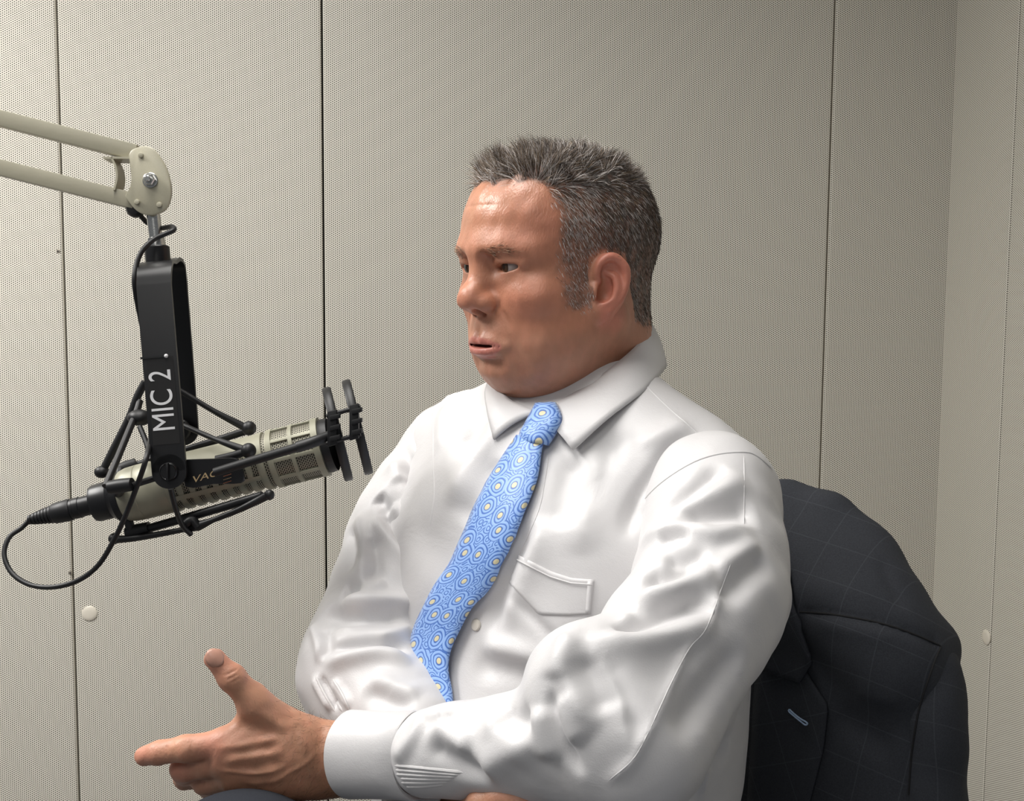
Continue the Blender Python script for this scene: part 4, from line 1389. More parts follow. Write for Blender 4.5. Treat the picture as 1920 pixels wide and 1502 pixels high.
# ================================================================== PERSON: hands, then everything assembled under the person
def hand_left():
    pts = [P(230, 1200, 0.95), P(780, 1520, 1.03)]
    lo = np.minimum(P(240, 1500, 0.95), P(240, 1500, 1.06)) - 0.03
    hi = np.maximum(P(780, 1210, 0.93), P(780, 1210, 1.06)) + 0.03
    f = Field(lo, hi, 0.0013)
    sq = (VIEW, 1.38)
    f.cap(P(618, 1424, 0.984), P(770, 1421, 0.955), 0.0300, 0.033, 0, squash=sq)           # wrist into the cuff
    f.cap(P(600, 1424, 0.984), P(540, 1420, 0.979), 0.0300, 0.0310, 0.012, squash=sq)
    mc = [((560, 1392, 0.975), (420, 1395, 0.966), 0.016, 0.0128), ((560, 1412, 0.972), (424, 1427, 0.966), 0.016, 0.0125),
          ((560, 1436, 0.974), (440, 1458, 0.972), 0.016, 0.0122), ((565, 1462, 0.978), (462, 1484, 0.982), 0.015, 0.0118)]
    for a, b, r0, r1 in mc: f.cap(P(*a), P(*b), r0, r1, 0.012)
    f.ell(P(500, 1428, 0.992), (0.040, 0.014, 0.034), 0.012)
    # thumb
    f.cap(P(556, 1388, 0.982), P(478, 1318, 0.965), 0.0185, 0.0135, 0.016)
    f.cap(P(478, 1316, 0.965), P(436, 1272, 0.958), 0.0128, 0.0102, 0.006)
    f.cap(P(436, 1272, 0.958), P(402, 1236, 0.955), 0.0100, 0.0085, 0.004)
    f.ell(P(434, 1270, 0.956), (0.0105, 0.0105, 0.0105), 0.005)
    f.cap(P(470, 1345, 0.975), P(450, 1385, 0.972), 0.007, 0.010, 0.018)                    # web
    def finger(j, r):
        for a, b, ra, rb in zip(j, j[1:], r, r[1:]): f.cap(P(*a), P(*b), ra, rb, 0.004)
    finger([(418, 1395, 0.966), (348, 1404, 0.962), (296, 1412, 0.966), (270, 1418, 0.970)], [0.0120, 0.0107, 0.0094, 0.0080])
    finger([(424, 1428, 0.968), (344, 1442, 0.978), (348, 1458, 1.004), (386, 1462, 1.020)], [0.0118, 0.0105, 0.0096, 0.0085])
    finger([(440, 1458, 0.974), (384, 1466, 0.990), (392, 1476, 1.018), (428, 1474, 1.028)], [0.0115, 0.0102, 0.0092, 0.0082])
    finger([(462, 1484, 0.982), (418, 1492, 1.002), (426, 1496, 1.024), (452, 1492, 1.030)], [0.0105, 0.0090, 0.0082, 0.0074])
    V, F = f.mesh(smooth=3)
    # keep only up to inside the sleeve
    bvh = bvh_of(V, F); N = vnormals(V, F)
    S = lambda px, w, h, soft=True, tp=0.3: crease(V, N, mk(px, bvh), w * 1e-3, h * 1e-3, soft, tp)
    S([(418, 1268), (432, 1262), (446, 1254)], 1.0, -0.7); S([(422, 1275), (436, 1270), (450, 1262)], 1.0, -0.8); S([(428, 1282), (442, 1276), (454, 1268)], 1.0, -0.6)
    S([(312, 1396), (314, 1408), (312, 1424)], 1.3, -0.5); S([(358, 1385), (360, 1402), (356, 1422)], 1.4, -0.4)
    S([(395, 1402), (440, 1400), (500, 1388), (545, 1382)], 3.2, 1.2)                        # tendons and veins
    S([(410, 1428), (470, 1420), (540, 1408)], 3.2, 1.1); S([(420, 1412), (470, 1408), (530, 1396)], 3.5, -1.0)
    S([(400, 1440), (440, 1447), (490, 1450), (540, 1436)], 2.2, 1.3); S([(425, 1442), (480, 1438), (540, 1422)], 3.5, -1.0)
    S([(448, 1470), (500, 1466), (560, 1452)], 3.0, 0.9); S([(553, 1370), (560, 1400), (566, 1430)], 2.0, -0.7)
    S([(500, 1475), (540, 1450), (575, 1430), (600, 1400)], 2.0, 0.9)
    S([(470, 1330), (500, 1345), (545, 1370)], 4.0, 1.2); S([(440, 1360), (480, 1366), (540, 1385)], 5.0, -1.4)
    V += vnormals(V, F) * (noise3(V, 0.012, 61) * 0.00025)[:, None]
    return V, F


def hand_right():
    c = P(930, 1525, 0.93)
    f = Field(c - 0.11, c + 0.12, 0.0016)
    f.cap(P(800, 1560, 1.00), P(880, 1548, 0.95), 0.028, 0.026, 0)
    for k, (x, y, d) in enumerate(((904, 1506, 0.900), (938, 1497, 0.893), (968, 1501, 0.888), (992, 1514, 0.887))):
        f.cap(P(870, 1548, 0.945), P(x, y, d), 0.016, 0.0115, 0.012)
        f.cap(P(x, y, d), P(x + 34, y + 6, d + 0.030), 0.0112, 0.0100, 0.004)
        f.cap(P(x + 34, y + 6, d + 0.030), P(x + 22, y + 4, d + 0.055), 0.0096, 0.0085, 0.004)
    f.cap(P(880, 1545, 0.93), P(925, 1590, 0.90), 0.014, 0.010, 0.012)
    return f.mesh(smooth=3)


def hand_colors(V, tips):
    nz = noise3(V, 0.02, 71, 2)
    base = np.tile(np.array([0.52, 0.265, 0.165]), (len(V), 1)) * (1 + 0.06 * nz)[:, None]
    for c, r in tips:
        w = np.exp(-(np.linalg.norm(V - c, axis=1) / r) ** 2)
        base += (np.array([0.56, 0.235, 0.165]) - base) * (0.7 * w)[:, None]
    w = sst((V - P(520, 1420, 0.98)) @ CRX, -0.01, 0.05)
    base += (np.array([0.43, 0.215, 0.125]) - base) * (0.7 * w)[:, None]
    return np.clip(base, 0, 1)


LV, LF = hand_left()
RV, RF = hand_right()
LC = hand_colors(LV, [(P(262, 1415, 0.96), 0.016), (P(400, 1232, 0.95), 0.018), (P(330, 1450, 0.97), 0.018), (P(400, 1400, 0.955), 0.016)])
RC = hand_colors(RV, [(P(960, 1495, 0.89), 0.02)])
# body under the clothes: torso and arms
fB = torso_field(0.009, -0.024)
BV, BF = fB.mesh(smooth=1); BV = T2W(BV); BF = BF[:, ::-1]
fA = Field(np.minimum.reduce([SNA, EN, WRN, SFA, EF, WRF]) - 0.08, np.maximum.reduce([SNA, EN, WRN, SFA, EF, WRF]) + 0.08, 0.007)
for a, b, ra, rb in ((SNA, EN, 0.038, 0.034), (EN, WRN, 0.034, 0.026), (SFA, EF, 0.038, 0.034), (EF, WRF, 0.034, 0.026)):
    fA.cap(a, b, ra, rb, 0.01)
AV, AF = fA.mesh(smooth=1)
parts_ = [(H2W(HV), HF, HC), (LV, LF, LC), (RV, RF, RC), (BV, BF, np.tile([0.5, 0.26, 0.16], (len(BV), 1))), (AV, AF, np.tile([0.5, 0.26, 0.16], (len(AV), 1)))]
off = 0; vv, ff, cc = [], [], []
for v, f_, c in parts_:
    vv.append(v); ff.append(f_ + off); cc.append(c); off += len(v)
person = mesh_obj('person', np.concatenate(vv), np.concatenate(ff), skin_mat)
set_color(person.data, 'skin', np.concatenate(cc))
_oil = np.zeros((off, 3)); _oil[:len(H_OIL)] = H_OIL[:, None]; set_color(person.data, 'oil', _oil)
tag(person, 'man with short grey hair in white shirt and blue tie, seated with folded arms', 'person')
build_eyes(person); build_hair(person)

# nails
nail_mat = material('nail', (0.50, 0.27, 0.20), 0.35)
hb = bvh_of(LV, LF)
def nail(cpx, ux, w, l):
    r = hit(hb, *cpx)
    c, n = r
    u = P(cpx[0] + ux[0], cpx[1] + ux[1], 0.955) - P(*cpx, 0.955); u -= n * (u @ n); u /= np.linalg.norm(u)
    s = np.cross(n, u)
    bm = bmesh.new(); G = []
    for i in range(9):
        row = []
        for j in range(9):
            a, b = (i / 4 - 1), (j / 4 - 1)
            k = math.sqrt(max(0, 1 - 0.5 * b * b)); k2 = math.sqrt(max(0, 1 - 0.5 * a * a))
            row.append(bm.verts.new(c + u * a * l * k + s * b * w * k2 + n * (0.0006 - 0.0030 * b * b - 0.0012 * a * a)))
        G.append(row)
    for i in range(8):
        for j in range(8): bm.faces.new((G[i][j], G[i + 1][j], G[i + 1][j + 1], G[i][j + 1]))
    o = bm_obj('nail', bm, nail_mat, person)
    md = o.modifiers.new('thick', 'SOLIDIFY'); md.thickness = 0.0006; md.offset = 0
nail((403, 1233), (-10, -10), 0.0072, 0.0080)

# hair on the wrist
def wrist_rule(p, n, rnd):
    c = len(p)
    d = np.tile(-CRX * 0.6 - CRY * 0.5, (c, 1)) + rnd.normal(size=(c, 3)) * 0.35
    d = d - n * (d * n).sum(1)[:, None] + n * 0.35; d /= np.linalg.norm(d, axis=1)[:, None]
    return d, d, 0.007 + 0.004 * rnd.random(c), np.full(c, 0.00016), np.tile([0.11, 0.06, 0.035], (c, 1))
LN = vnormals(LV, LF)
xw = (LV - P(540, 1420, 0.98)) @ CRX
wm = sst(xw, 0.0, 0.02) * sst(0.06 - xw, 0, 0.01) * ((LN @ VIEW) < 0.3) + 0.25 * sst(xw, -0.04, 0.0) * sst(0.03 - xw, 0, 0.01)
W_, f_, c_ = strands(LV, LF, np.clip(wm, 0, 1), LN, 650, np.random.default_rng(9), wrist_rule)
o = mesh_obj('wrist_hair', W_, f_, hair_mat, person, smooth=False); set_color(o.data, 'strand', c_); o['kind'] = 'stuff'

# ---- shirt meshes
shirt = mesh_obj('shirt', TV, TF, shirt_mat, person)
shirt['label'] = 'white cotton dress shirt with long sleeves'
mesh_obj('sleeve', NV, NF, shirt_mat, shirt)
mesh_obj('sleeve', FV, FF_, shirt_mat, shirt)
tb = bvh_of(TV, TF)


def sheet(name, rows, mat, parent, thick=0.0016, uv=None, off=1.0):
    """Grid of points -> cloth sheet with thickness."""
    bm = bmesh.new()
    uvl = bm.loops.layers.uv.new('UVMap')
    G = [[bm.verts.new(p) for p in r] for r in rows]
    for i in range(len(G) - 1):
        for j in range(len(G[0]) - 1):
            f = bm.faces.new((G[i][j], G[i][j + 1], G[i + 1][j + 1], G[i + 1][j]))
            if uv is not None:
                for l, (a, b) in zip(f.loops, ((i, j), (i, j + 1), (i + 1, j + 1), (i + 1, j))): l[uvl].uv = uv[a][b]
    me = bpy.data.meshes.new(name); bm.normal_update(); bm.to_mesh(me); bm.free()
    me.polygons.foreach_set('use_smooth', np.ones(len(me.polygons), bool))
    me.materials.append(mat)
    o = bpy.data.objects.new(name, me); COL.objects.link(o); setparent(o, parent)
    if thick:
        md = o.modifiers.new('thick', 'SOLIDIFY'); md.thickness = thick; md.offset = off; md.use_even_offset = False
    return o


def leaf(name, top, outer, n=26, m=9, bulge=0.002):
    a = np.array(smooth_path(top, 8)); b = np.array(smooth_path(outer, 8))
    ra = np.linspace(0, len(a) - 1, n); rb = np.linspace(0, len(b) - 1, n)
    ip = lambda A, r: np.stack([np.interp(r, np.arange(len(A)), A[:, k]) for k in range(3)], 1)
    a, b = ip(a, ra), ip(b, rb)
    c0 = np.array([0.0, -0.03, 0.0])
    rows = []
    for j in range(m):
        t = j / (m - 1)
        p = a + (b - a) * t
        out = p - c0; out[:, 2] = 0; out /= np.linalg.norm(out, axis=1)[:, None]
        p = p + out * (bulge * math.sin(math.pi * min(1, t * 1.15)) ** 0.8)[..., None] if False else p + out * bulge * (math.sin(math.pi * t) ** 0.7) + np.array([0, 0, 0.003]) * math.sin(math.pi * t)
        rows.append(T2W(p))
    return rows


near_top = [(0.020, 0.069, 0.056), (0.046, 0.038, 0.076), (0.063, 0.001, 0.101), (0.058, -0.046, 0.122), (0.036, -0.090, 0.138), (0, -0.104, 0.140)]
near_out = [(0.075, 0.083, 0.026), (0.093, 0.056, 0.054), (0.101, 0.012, 0.076), (0.080, -0.050, 0.090), (0.048, -0.100, 0.095), (0, -0.120, 0.096)]
far_top = [(0.022, 0.069, 0.056), (-0.020, 0.064, 0.066), (-0.052, 0.032, 0.084), (-0.068, -0.010, 0.106), (-0.060, -0.060, 0.130), (0, -0.104, 0.140)]
far_out = [(-0.013, 0.092, 0.029), (-0.034, 0.078, 0.052), (-0.066, 0.046, 0.070), (-0.092, 0.000, 0.084), (-0.092, -0.052, 0.096), (0, -0.126, 0.098)]
sheet('collar', leaf('n', near_top, near_out), shirt_mat, shirt, 0.0014)
sheet('collar', [r[::-1] for r in leaf('f', far_top, far_out)], shirt_mat, shirt, 0.0022)
# collar stand
def stand(top):
    a = np.array(smooth_path(top, 6)); rows = []
    for t in (0, 0.5, 1.0):
        q = a.copy(); q[:, 2] -= 0.010 + 0.038 * t; q[:, :2] *= 0.97; rows.append(T2W(q))
    return rows
sheet('collar_stand', stand(near_top), shirt_mat, shirt, 0.0015, off=-1)
sheet('collar_stand', [r[::-1] for r in stand(far_top)], shirt_mat, shirt, 0.0015, off=-1)

# cuff
def cuff(c0, c1, rv, rd, name='cuff'):
    ax = c1 - c0; L_ = np.linalg.norm(ax); ax /= L_
    up = CRY - ax * (CRY @ ax); up /= np.linalg.norm(up); dp = np.cross(ax, up)
    bm = bmesh.new(); seg = 56
    prof = [(0.0, -0.0022), (-0.0006, -0.0010), (0.0, 0.0006), (0.0020, 0.0010), (L_ * 0.3, 0.0012), (L_ * 0.7, 0.0008), (L_ - 0.002, 0.0008), (L_, -0.0006), (L_ * 0.98, -0.004)]
    rings = []
    for z, dr in prof:
        t = max(0, z) / L_
        rings.append([bm.verts.new(c0 + ax * (z + 0.0030 * math.cos(2 * (2 * math.pi * i / seg))) + up * (rv * (1 - 0.04 * math.sin(math.pi * t)) + dr) * math.cos(2 * math.pi * i / seg) + dp * (rd + dr + 0.0012 * math.sin(6 * math.pi * i / seg)) * math.sin(2 * math.pi * i / seg)) for i in range(seg)])
    for a, b in zip(rings, rings[1:]):
        for i in range(seg): bm.faces.new((a[i], a[(i + 1) % seg], b[(i + 1) % seg], b[i]))
    # inner wall
    inn = [bm.verts.new(c0 + ax * L_ * 0.5 + up * (rv - 0.003) * math.cos(2 * math.pi * i / seg) + dp * (rd - 0.003) * math.sin(2 * math.pi * i / seg)) for i in range(seg)]
    for i in range(seg): bm.faces.new((inn[i], inn[(i + 1) % seg], rings[0][(i + 1) % seg], rings[0][i]))
    return bm_obj(name, bm, shirt_mat, shirt, sharp=50)
cuff(P(652, 1414, 0.977), P(776, 1416, 0.950), 0.0352, 0.0310)
cuff(P(862, 1540, 0.960), P(775, 1478, 1.010), 0.037, 0.034)

# chest pocket
def px_sheet(top, bot, n, m, lift, bvh):
    ip = lambda A, t: (np.interp(t, np.linspace(0, 1, len(A)), [p[0] for p in A]), np.interp(t, np.linspace(0, 1, len(A)), [p[1] for p in A]))
    rows = []
    for i in range(m):
        s = i / (m - 1); row = []
        for j in range(n):
            a = ip(top, j / (n - 1)); b = ip(bot, j / (n - 1))
            r = hit(bvh, a[0] + (b[0] - a[0]) * s, a[1] + (b[1] - a[1]) * s)
            row.append(r[0] + r[1] * lift)
        rows.append(row)
    return rows
pk = sheet('pocket', px_sheet([(973, 1041), (1035, 1072), (1072, 1084), (1114, 1087)], [(956, 1093), (1011, 1152), (1060, 1154), (1108, 1152)], 20, 14, 0.0010, tb), shirt_mat, shirt, 0.0011)
pb_ = px_sheet([(971, 1048), (1034, 1080), (1072, 1092), (1112, 1095)], [(970, 1051), (1033, 1083), (1071, 1095), (1112, 1098)], 16, 2, 0.0027, tb)
sheet('pocket_hem', pb_, shirt_mat, pk, 0.0004)
pb_ = px_sheet([(1103, 1090), (1112, 1090)], [(1098, 1150), (1107, 1150)], 2, 8, 0.0026, tb)
sheet('pocket_hem', pb_, shirt_mat, pk, 0.0004)
# raised seams, stitched edges and gathers, each a thin fold of the same cloth
nb_, fb_ = bvh_of(NV, NF), bvh_of(FV, FF_)
def seam(px, bvh, r=0.0009, lift=-0.0002, name='seam', parent=None):
    pts = [np.array(p, float) for p in px]
    A = [h_[0] + h_[1] * lift for h_ in (hit(bvh, *q) for q in smooth_path(pts, 6)) if h_ is not None]
    if len(A) > 2:
        # drop jumps to another surface
        B = [A[0]]
        for q in A[1:]:
            if np.linalg.norm(q - B[-1]) < 0.03: B.append(q)
        r *= 0.72 if name == 'seam' else 1.0; rr = np.full(len(B), r); rr[0] = rr[-1] = r * 0.4
        tube_obj(name, B, rr, shirt_mat, parent or shirt, 8, 0)
seam([(1211, 723), (1251, 762), (1284, 791), (1334, 832), (1385, 845)], tb, 0.0012)
seam([(1175, 1005), (1190, 965), (1227, 916), (1288, 873), (1340, 853), (1395, 848), (1420, 856), (1448, 880)], nb_, 0.0013)
seam([(1395, 853), (1396, 900), (1395, 983)], nb_, 0.0008)
seam([(1372, 1053), (1354, 1101), (1324, 1179), (1294, 1215), (1261, 1276), (1215, 1375), (1186, 1425), (1140, 1465)], nb_, 0.0008)
seam([(808, 748), (812, 808), (812, 870), (814, 928), (806, 990)], tb, 0.0011)
seam([(783, 740), (781, 793), (792, 904), (806, 950)], fb_, 0.0009)
seam([(884, 722), (850, 735), (815, 752), (790, 770)], tb, 0.0010)
for i_ in range(6):
    seam([(738, 1436 + i_ * 8), (790, 1441 + i_ * 7), (870 - i_ * 7, 1449 + i_ * 4.5)], nb_, 0.0019 - 0.0001 * i_, -0.0009, 'gather')
for i_ in range(3):
    seam([(592 + i_ * 16, 1268 + i_ * 3), (608 + i_ * 16, 1300), (628 + i_ * 14, 1334)], fb_, 0.0016, -0.0004, 'gather')
seam([(1030, 852), (1022, 900), (1012, 950), (992, 1000), (968, 1050)], tb, 0.0008)
btn_mat = material('shirt_button', (0.62, 0.58, 0.52), 0.3)
r_ = hit(tb, 893, 1172)
plug('button', r_[0], r_[1], 0.0055, btn_mat, shirt, 0.0022)

# ---- tie
tie_mat = material('tie_silk', (0.2, 0.36, 0.75), 0.42, spec=0.5)
_t = NT(tie_mat)
_uv = _t.n('ShaderNodeTexCoord').outputs['UV']
_nz = _t.n('ShaderNodeTexNoise', {'Vector': _uv, 'Scale': 70.0, 'Detail': 1.0}).outputs['Color']
_ds = _t.vmath('ADD', _uv, _t.vmath('MULTIPLY', _t.vmath('SUBTRACT', _nz, (0.5, 0.5, 0.5)), (0.006, 0.006, 0.0)))
def _vor(vec, scale, feat='F1', rnd=0.55):
    return _t.n('ShaderNodeTexVoronoi', {'Vector': vec, 'Scale': scale, 'Randomness': rnd}, feature=feat, voronoi_dimensions='2D').outputs['Distance']
_big = _vor(_uv, 44.0); _bigd = _vor(_ds, 44.0); _sm = _vor(_ds, 110.0, rnd=0.9)
_ring = _t.math('SINE', _t.math('MULTIPLY', _bigd, 38.0))
_ring2 = _t.math('SINE', _t.math('MULTIPLY', _sm, 21.0))
_inb = _t.smooth(_big, 0.46, 0.52, 1.0, 0.0)
_pat = _t.math('ADD', _t.math('MULTIPLY', _ring, _inb), _t.math('MULTIPLY', _ring2, _t.math('SUBTRACT', 1.0, _inb)))
_line = _t.smooth(_pat, -0.75, 0.0)
_col = _t.mix(_line, (0.060, 0.165, 0.52), (0.29, 0.47, 0.84))
_dot = _t.smooth(_big, 0.105, 0.14, 1.0, 0.0)
_dotr = _t.smooth(_big, 0.15, 0.18, 1.0, 0.0)
_col = _t.mix(_dotr, _col, (0.05, 0.13, 0.42))
_col = _t.mix(_dot, _col, (0.66, 0.60, 0.38))
_t.link(_col, _t.b.inputs['Base Color'])
_t.b.inputs['Sheen Weight'].default_value = 0.3
_t.bump(_pat, 0.08, 0.001)
tieL = [(977, 822), (952, 860), (926, 900), (906, 940), (888, 980), (870, 1020), (852, 1060), (824, 1099), (803, 1139), (786, 1179), (780, 1219), (786, 1259), (800, 1299), (812, 1345)]
tieR = [(1024, 826), (1018, 860), (1013, 900), (1000, 940), (983, 980), (964, 1020), (944, 1060), (926, 1099), (893, 1139), (872, 1179), (854, 1219), (848, 1259), (854, 1299), (856, 1345)]
def tie_rows(Lp, Rp, n, lift, crown):
    Lp = smooth_path([np.array(p, float) for p in Lp], 3); Rp = smooth_path([np.array(p, float) for p in Rp], 3)
    rows = []
    for a, b in zip(Lp, Rp):
        row = []
        for j in range(n):
            s = j / (n - 1); q = a + (b - a) * s
            r = hit(tb, *q)
            row.append(r[0] + r[1] * lift)
        rows.append(row)
    A = np.array(rows)
    for _ in range(14):
        B = A.copy()
        B[1:-1] = A[1:-1] * 0.5 + (A[2:] + A[:-2]) * 0.25
        B[:, 1:-1] = B[:, 1:-1] * 0.6 + (B[:, 2:] + B[:, :-2]) * 0.2
        # smooth only along the sight line so that the outline stays
        dv = A - np.array(CAM_O); dv /= np.linalg.norm(dv, axis=2)[..., None]
        A = A + dv * ((B - A) * dv).sum(2)[..., None]
    dv = A - np.array(CAM_O); dv /= np.linalg.norm(dv, axis=2)[..., None]
    pr = np.array([math.sin(math.pi * j / (n - 1)) ** 0.5 for j in range(n)])
    for i in range(A.shape[0]):
        for j in range(n):
            h_ = tb.ray_cast(CAM_O, Vector(dv[i, j]))
            if h_[0] is not None:
                t_ = (h_[0] - CAM_O).length - 0.0045
                dd = np.linalg.norm(A[i, j] - np.array(CAM_O))
                if dd > t_: A[i, j] = np.array(CAM_O) + dv[i, j] * t_
    return A - dv * (pr * crown)[None, :, None]
A = tie_rows(tieL, tieR, 13, 0.006, 0.006)
cum = np.concatenate([[0], np.cumsum(np.linalg.norm(A[1:, 6] - A[:-1, 6], axis=1))])
uvs = [[((j / 12 - 0.5) * np.linalg.norm(A[i, -1] - A[i, 0]), cum[i]) for j in range(13)] for i in range(len(A))]
tie = empty('tie_root', T2W((0.0, 0.1, 0.0)))
bpy.data.objects.remove(tie)
blade = sheet('tie', A, tie_mat, person, 0.0035, uvs, off=0)
blade['label'] = 'light blue paisley silk tie'
kL = [(1012, 766), (1004, 782), (992, 804), (984, 820), (992, 833)]
kR = [(1040, 766), (1047, 780), (1050, 793), (1041, 812), (1026, 835)]
K = tie_rows(kL, kR, 13, 0.004, 0.007)
nr = len(K)
for i in range(nr):
    K[i] += -VIEW * 0.003 * math.sin(math.pi * min(1, i / (nr - 1) * 1.0)) ** 0.5
ck = np.concatenate([[0], np.cumsum(np.linalg.norm(K[1:, 6] - K[:-1, 6], axis=1))])
kuv = [[((j / 12 - 0.5) * np.linalg.norm(K[i, -1] - K[i, 0]) + 0.3, ck[i] * 1.1 + 0.1) for j in range(13)] for i in range(nr)]
sheet('tie_knot', K, tie_mat, blade, 0.004, kuv, off=-1)

# ---- trousers
wool = material('dark_wool', (0.022, 0.025, 0.033), 0.85, spec=0.2)
_t = NT(wool)
_n = _t.n('ShaderNodeTexNoise', {'Scale': 700.0, 'Detail': 2.0}).outputs[0]
_t.link(_t.mix(_n, (0.014, 0.016, 0.021), (0.032, 0.036, 0.046)), _t.b.inputs['Base Color'])
_t.bump(_n, 0.3, 0.0006)
fP = Field((-0.30, -0.26, -1.06), (0.30, 0.60, -0.16), 0.008)
kn = W2T(P(450, 1684, 0.93))
fP.ell((0, -0.02, -0.60), (0.20, 0.17, 0.12))
fP.cap((0.10, 0.02, -0.57), kn, 0.090, 0.074, 0.05)
fP.cap(kn, (-0.20, 0.44, -0.62), 0.072, 0.050, 0.04)
fP.cap((-0.10, 0.02, -0.57), (-0.12, 0.36, -0.545), 0.088, 0.072, 0.05)
fP.cap((-0.12, 0.36, -0.545), (-0.12, 0.34, -0.99), 0.068, 0.048, 0.03)
PV, PF_ = fP.mesh(smooth=2)
tr = mesh_obj('trousers', T2W(PV), PF_[:, ::-1], wool, person)
tr['label'] = 'dark navy suit trousers'
shoe_mat = material('shoe_leather', (0.02, 0.013, 0.01), 0.3)
for c, yw in (((-0.12, 0.40, -1.012), 0.0), ((-0.25, 0.50, -0.66), 0.6)):
    fS = Field(np.array(c) - 0.18, np.array(c) + 0.18, 0.006)
    d = np.array([math.sin(-yw) * 0.5, 1.0, 0.0]); d /= np.linalg.norm(d)
    fS.cap(np.array(c) - d * 0.06, np.array(c) + d * 0.10, 0.038, 0.034, 0.01, squash=((0, 0, 1), 1.1))
    fS.cap(np.array(c) - d * 0.05, np.array(c) - d * 0.04 + np.array([0, 0, 0.05]), 0.040, 0.040, 0.02)
    SV, SFc = fS.mesh(smooth=1)
    mesh_obj('shoe', T2W(SV), SFc[:, ::-1], shoe_mat, person)
# ================================================================== CHAIR AND JACKET
def on_T(px, py, yT):
    """World point on the sight line of a pixel, on the plane y = yT of the man's torso axes."""
    o = np.array(CAM_O); d = P(px, py, 1.0) - o
    return o + d * ((yT - W2T(o)[1]) / (d @ T_Y))


chair_mat = material('chair_fabric', (0.012, 0.012, 0.014), 0.8)
chair_metal = material('chair_metal', (0.04, 0.04, 0.045), 0.35, 0.8)
chair = empty('office_chair', T2W((0, -0.02, -1.052)))
tag(chair, 'black office chair the man sits on, its back under the jacket', 'chair')
TM = Matrix.Translation(Vector(T_O)) @ Matrix([list(r) for r in T_ROT]).to_4x4()


def tbox(bm, c, size, bev=0.02, rx=0.0): add_box(bm, size, TM @ Matrix.Translation(c) @ Matrix.Rotation(rx, 4, 'X'), bev, 3)


bm = bmesh.new(); tbox(bm, (0.02, -0.255, -0.42), (0.40, 0.05, 0.50), 0.024); bm_obj('backrest', bm, chair_mat, chair)
bm = bmesh.new(); tbox(bm, (0.0, 0.0, -0.765), (0.48, 0.47, 0.07), 0.03); bm_obj('seat', bm, chair_mat, chair)
bm = bmesh.new(); tbox(bm, (0.0, -0.27, -0.72), (0.07, 0.016, 0.30), 0.006); tbox(bm, (0.0, -0.15, -0.785), (0.07, 0.26, 0.016), 0.006); bm_obj('back_bracket', bm, chair_metal, chair)
bm = bmesh.new(); add_lathe(bm, [(0.028, -1.0), (0.028, -0.80), (0.05, -0.79), (0.05, -0.772)], TM, 24); bm_obj('gas_post', bm, chair_metal, chair)
for k in range(5):
    a = 2 * math.pi * k / 5 + 0.3
    bm = bmesh.new()
    add_tube(bm, [TM @ Vector((0, 0, -0.985)), TM @ Vector((math.cos(a) * 0.30, math.sin(a) * 0.30, -1.005))], [0.024, 0.014], 12)
    leg = bm_obj('base_arm', bm, chair_metal, chair)
    bm = bmesh.new()
    c = Vector((math.cos(a) * 0.29, math.sin(a) * 0.29, -1.027))
    add_lathe(bm, [(0.012, -0.014), (0.024, -0.012), (0.024, 0.012), (0.012, 0.014)], TM @ Matrix.Translation(c) @ Matrix.Rotation(a, 4, 'Z') @ Matrix.Rotation(R(90), 4, 'Y'), 20)
    bm_obj('castor', bm, chair_mat, leg)

# ---- jacket
jk_mat = material('jacket_wool', (0.02, 0.022, 0.028), 0.85, spec=0.22)
_t = NT(jk_mat)
_uv = _t.n('ShaderNodeTexCoord').outputs['Object']
_nn = _t.n('ShaderNodeTexNoise', {'Vector': _uv, 'Scale': 650.0, 'Detail': 3.0}).outputs[0]
_att = _t.n('ShaderNodeVertexColor', layer_name='weave').outputs[0]
_sx = _t.n('ShaderNodeSeparateColor', {0: _att}).outputs
def _ln(s, p, w):
    fr = _t.math('FRACT', _t.math('MULTIPLY', s, 1.0 / p))
    return _t.smooth(_t.math('ABSOLUTE', _t.math('SUBTRACT', fr, 0.5)), w, w * 2.2, 1.0, 0.0)
_lines = _t.math('MAXIMUM', _ln(_sx[0], 0.044, 0.008), _ln(_sx[1], 0.044, 0.008))
_base = _t.mix(_nn, (0.023, 0.025, 0.030), (0.050, 0.054, 0.064))
_t.link(_t.mix(_t.math('MULTIPLY', _lines, 0.24), _base, (0.095, 0.10, 0.115)), _t.b.inputs['Base Color'])
_t.bump(_nn, 0.35, 0.0006)

jacket = empty('suit_jacket', T2W((0.2, -0.26, -0.5)))
tag(jacket, 'dark charcoal windowpane suit jacket hung over the chair back', 'jacket')
lo = np.minimum.reduce([on_T(1380, 1780, -0.10), on_T(1860, 900, -0.40), T2W((-0.24, -0.36, -0.5))]) - 0.08
hi = np.maximum.reduce([on_T(1380, 1780, -0.40), on_T(1860, 900, -0.10), T2W((-0.24, -0.36, -0.2))]) + 0.08
fJ = Field(lo, hi, 0.0048)
Yr = -0.285
ridge = [on_T(1400, 945, Yr), on_T(1475, 943, Yr), on_T(1555, 968, Yr), on_T(1625, 1020, Yr), on_T(1652, 1062, Yr), on_T(1690, 1135, Yr), on_T(1748, 1212, Yr)]
fJ.tube(ridge, [0.020, 0.020, 0.020, 0.019, 0.019, 0.021, 0.021], 0, n=5)
sq = (T_Y, 1.5)
for px, py in ((1440, 1060), (1500, 1090), (1560, 1120), (1610, 1150), (1650, 1190), (1680, 1240)):
    top = on_T(px, py, -0.255); bot = on_T(px + 8, 1800, -0.235)
    fJ.cap(top, bot, 0.055, 0.062, 0.03, squash=(T_Y, 1.35))
for a, b in zip(ridge[1:], ((1480, 1100), (1560, 1120), (1610, 1140), (1630, 1160), (1655, 1200), (1680, 1240))):
    fJ.cap(a, on_T(*b, -0.245), 0.020, 0.050, 0.03)
rT = W2T(ridge[0])
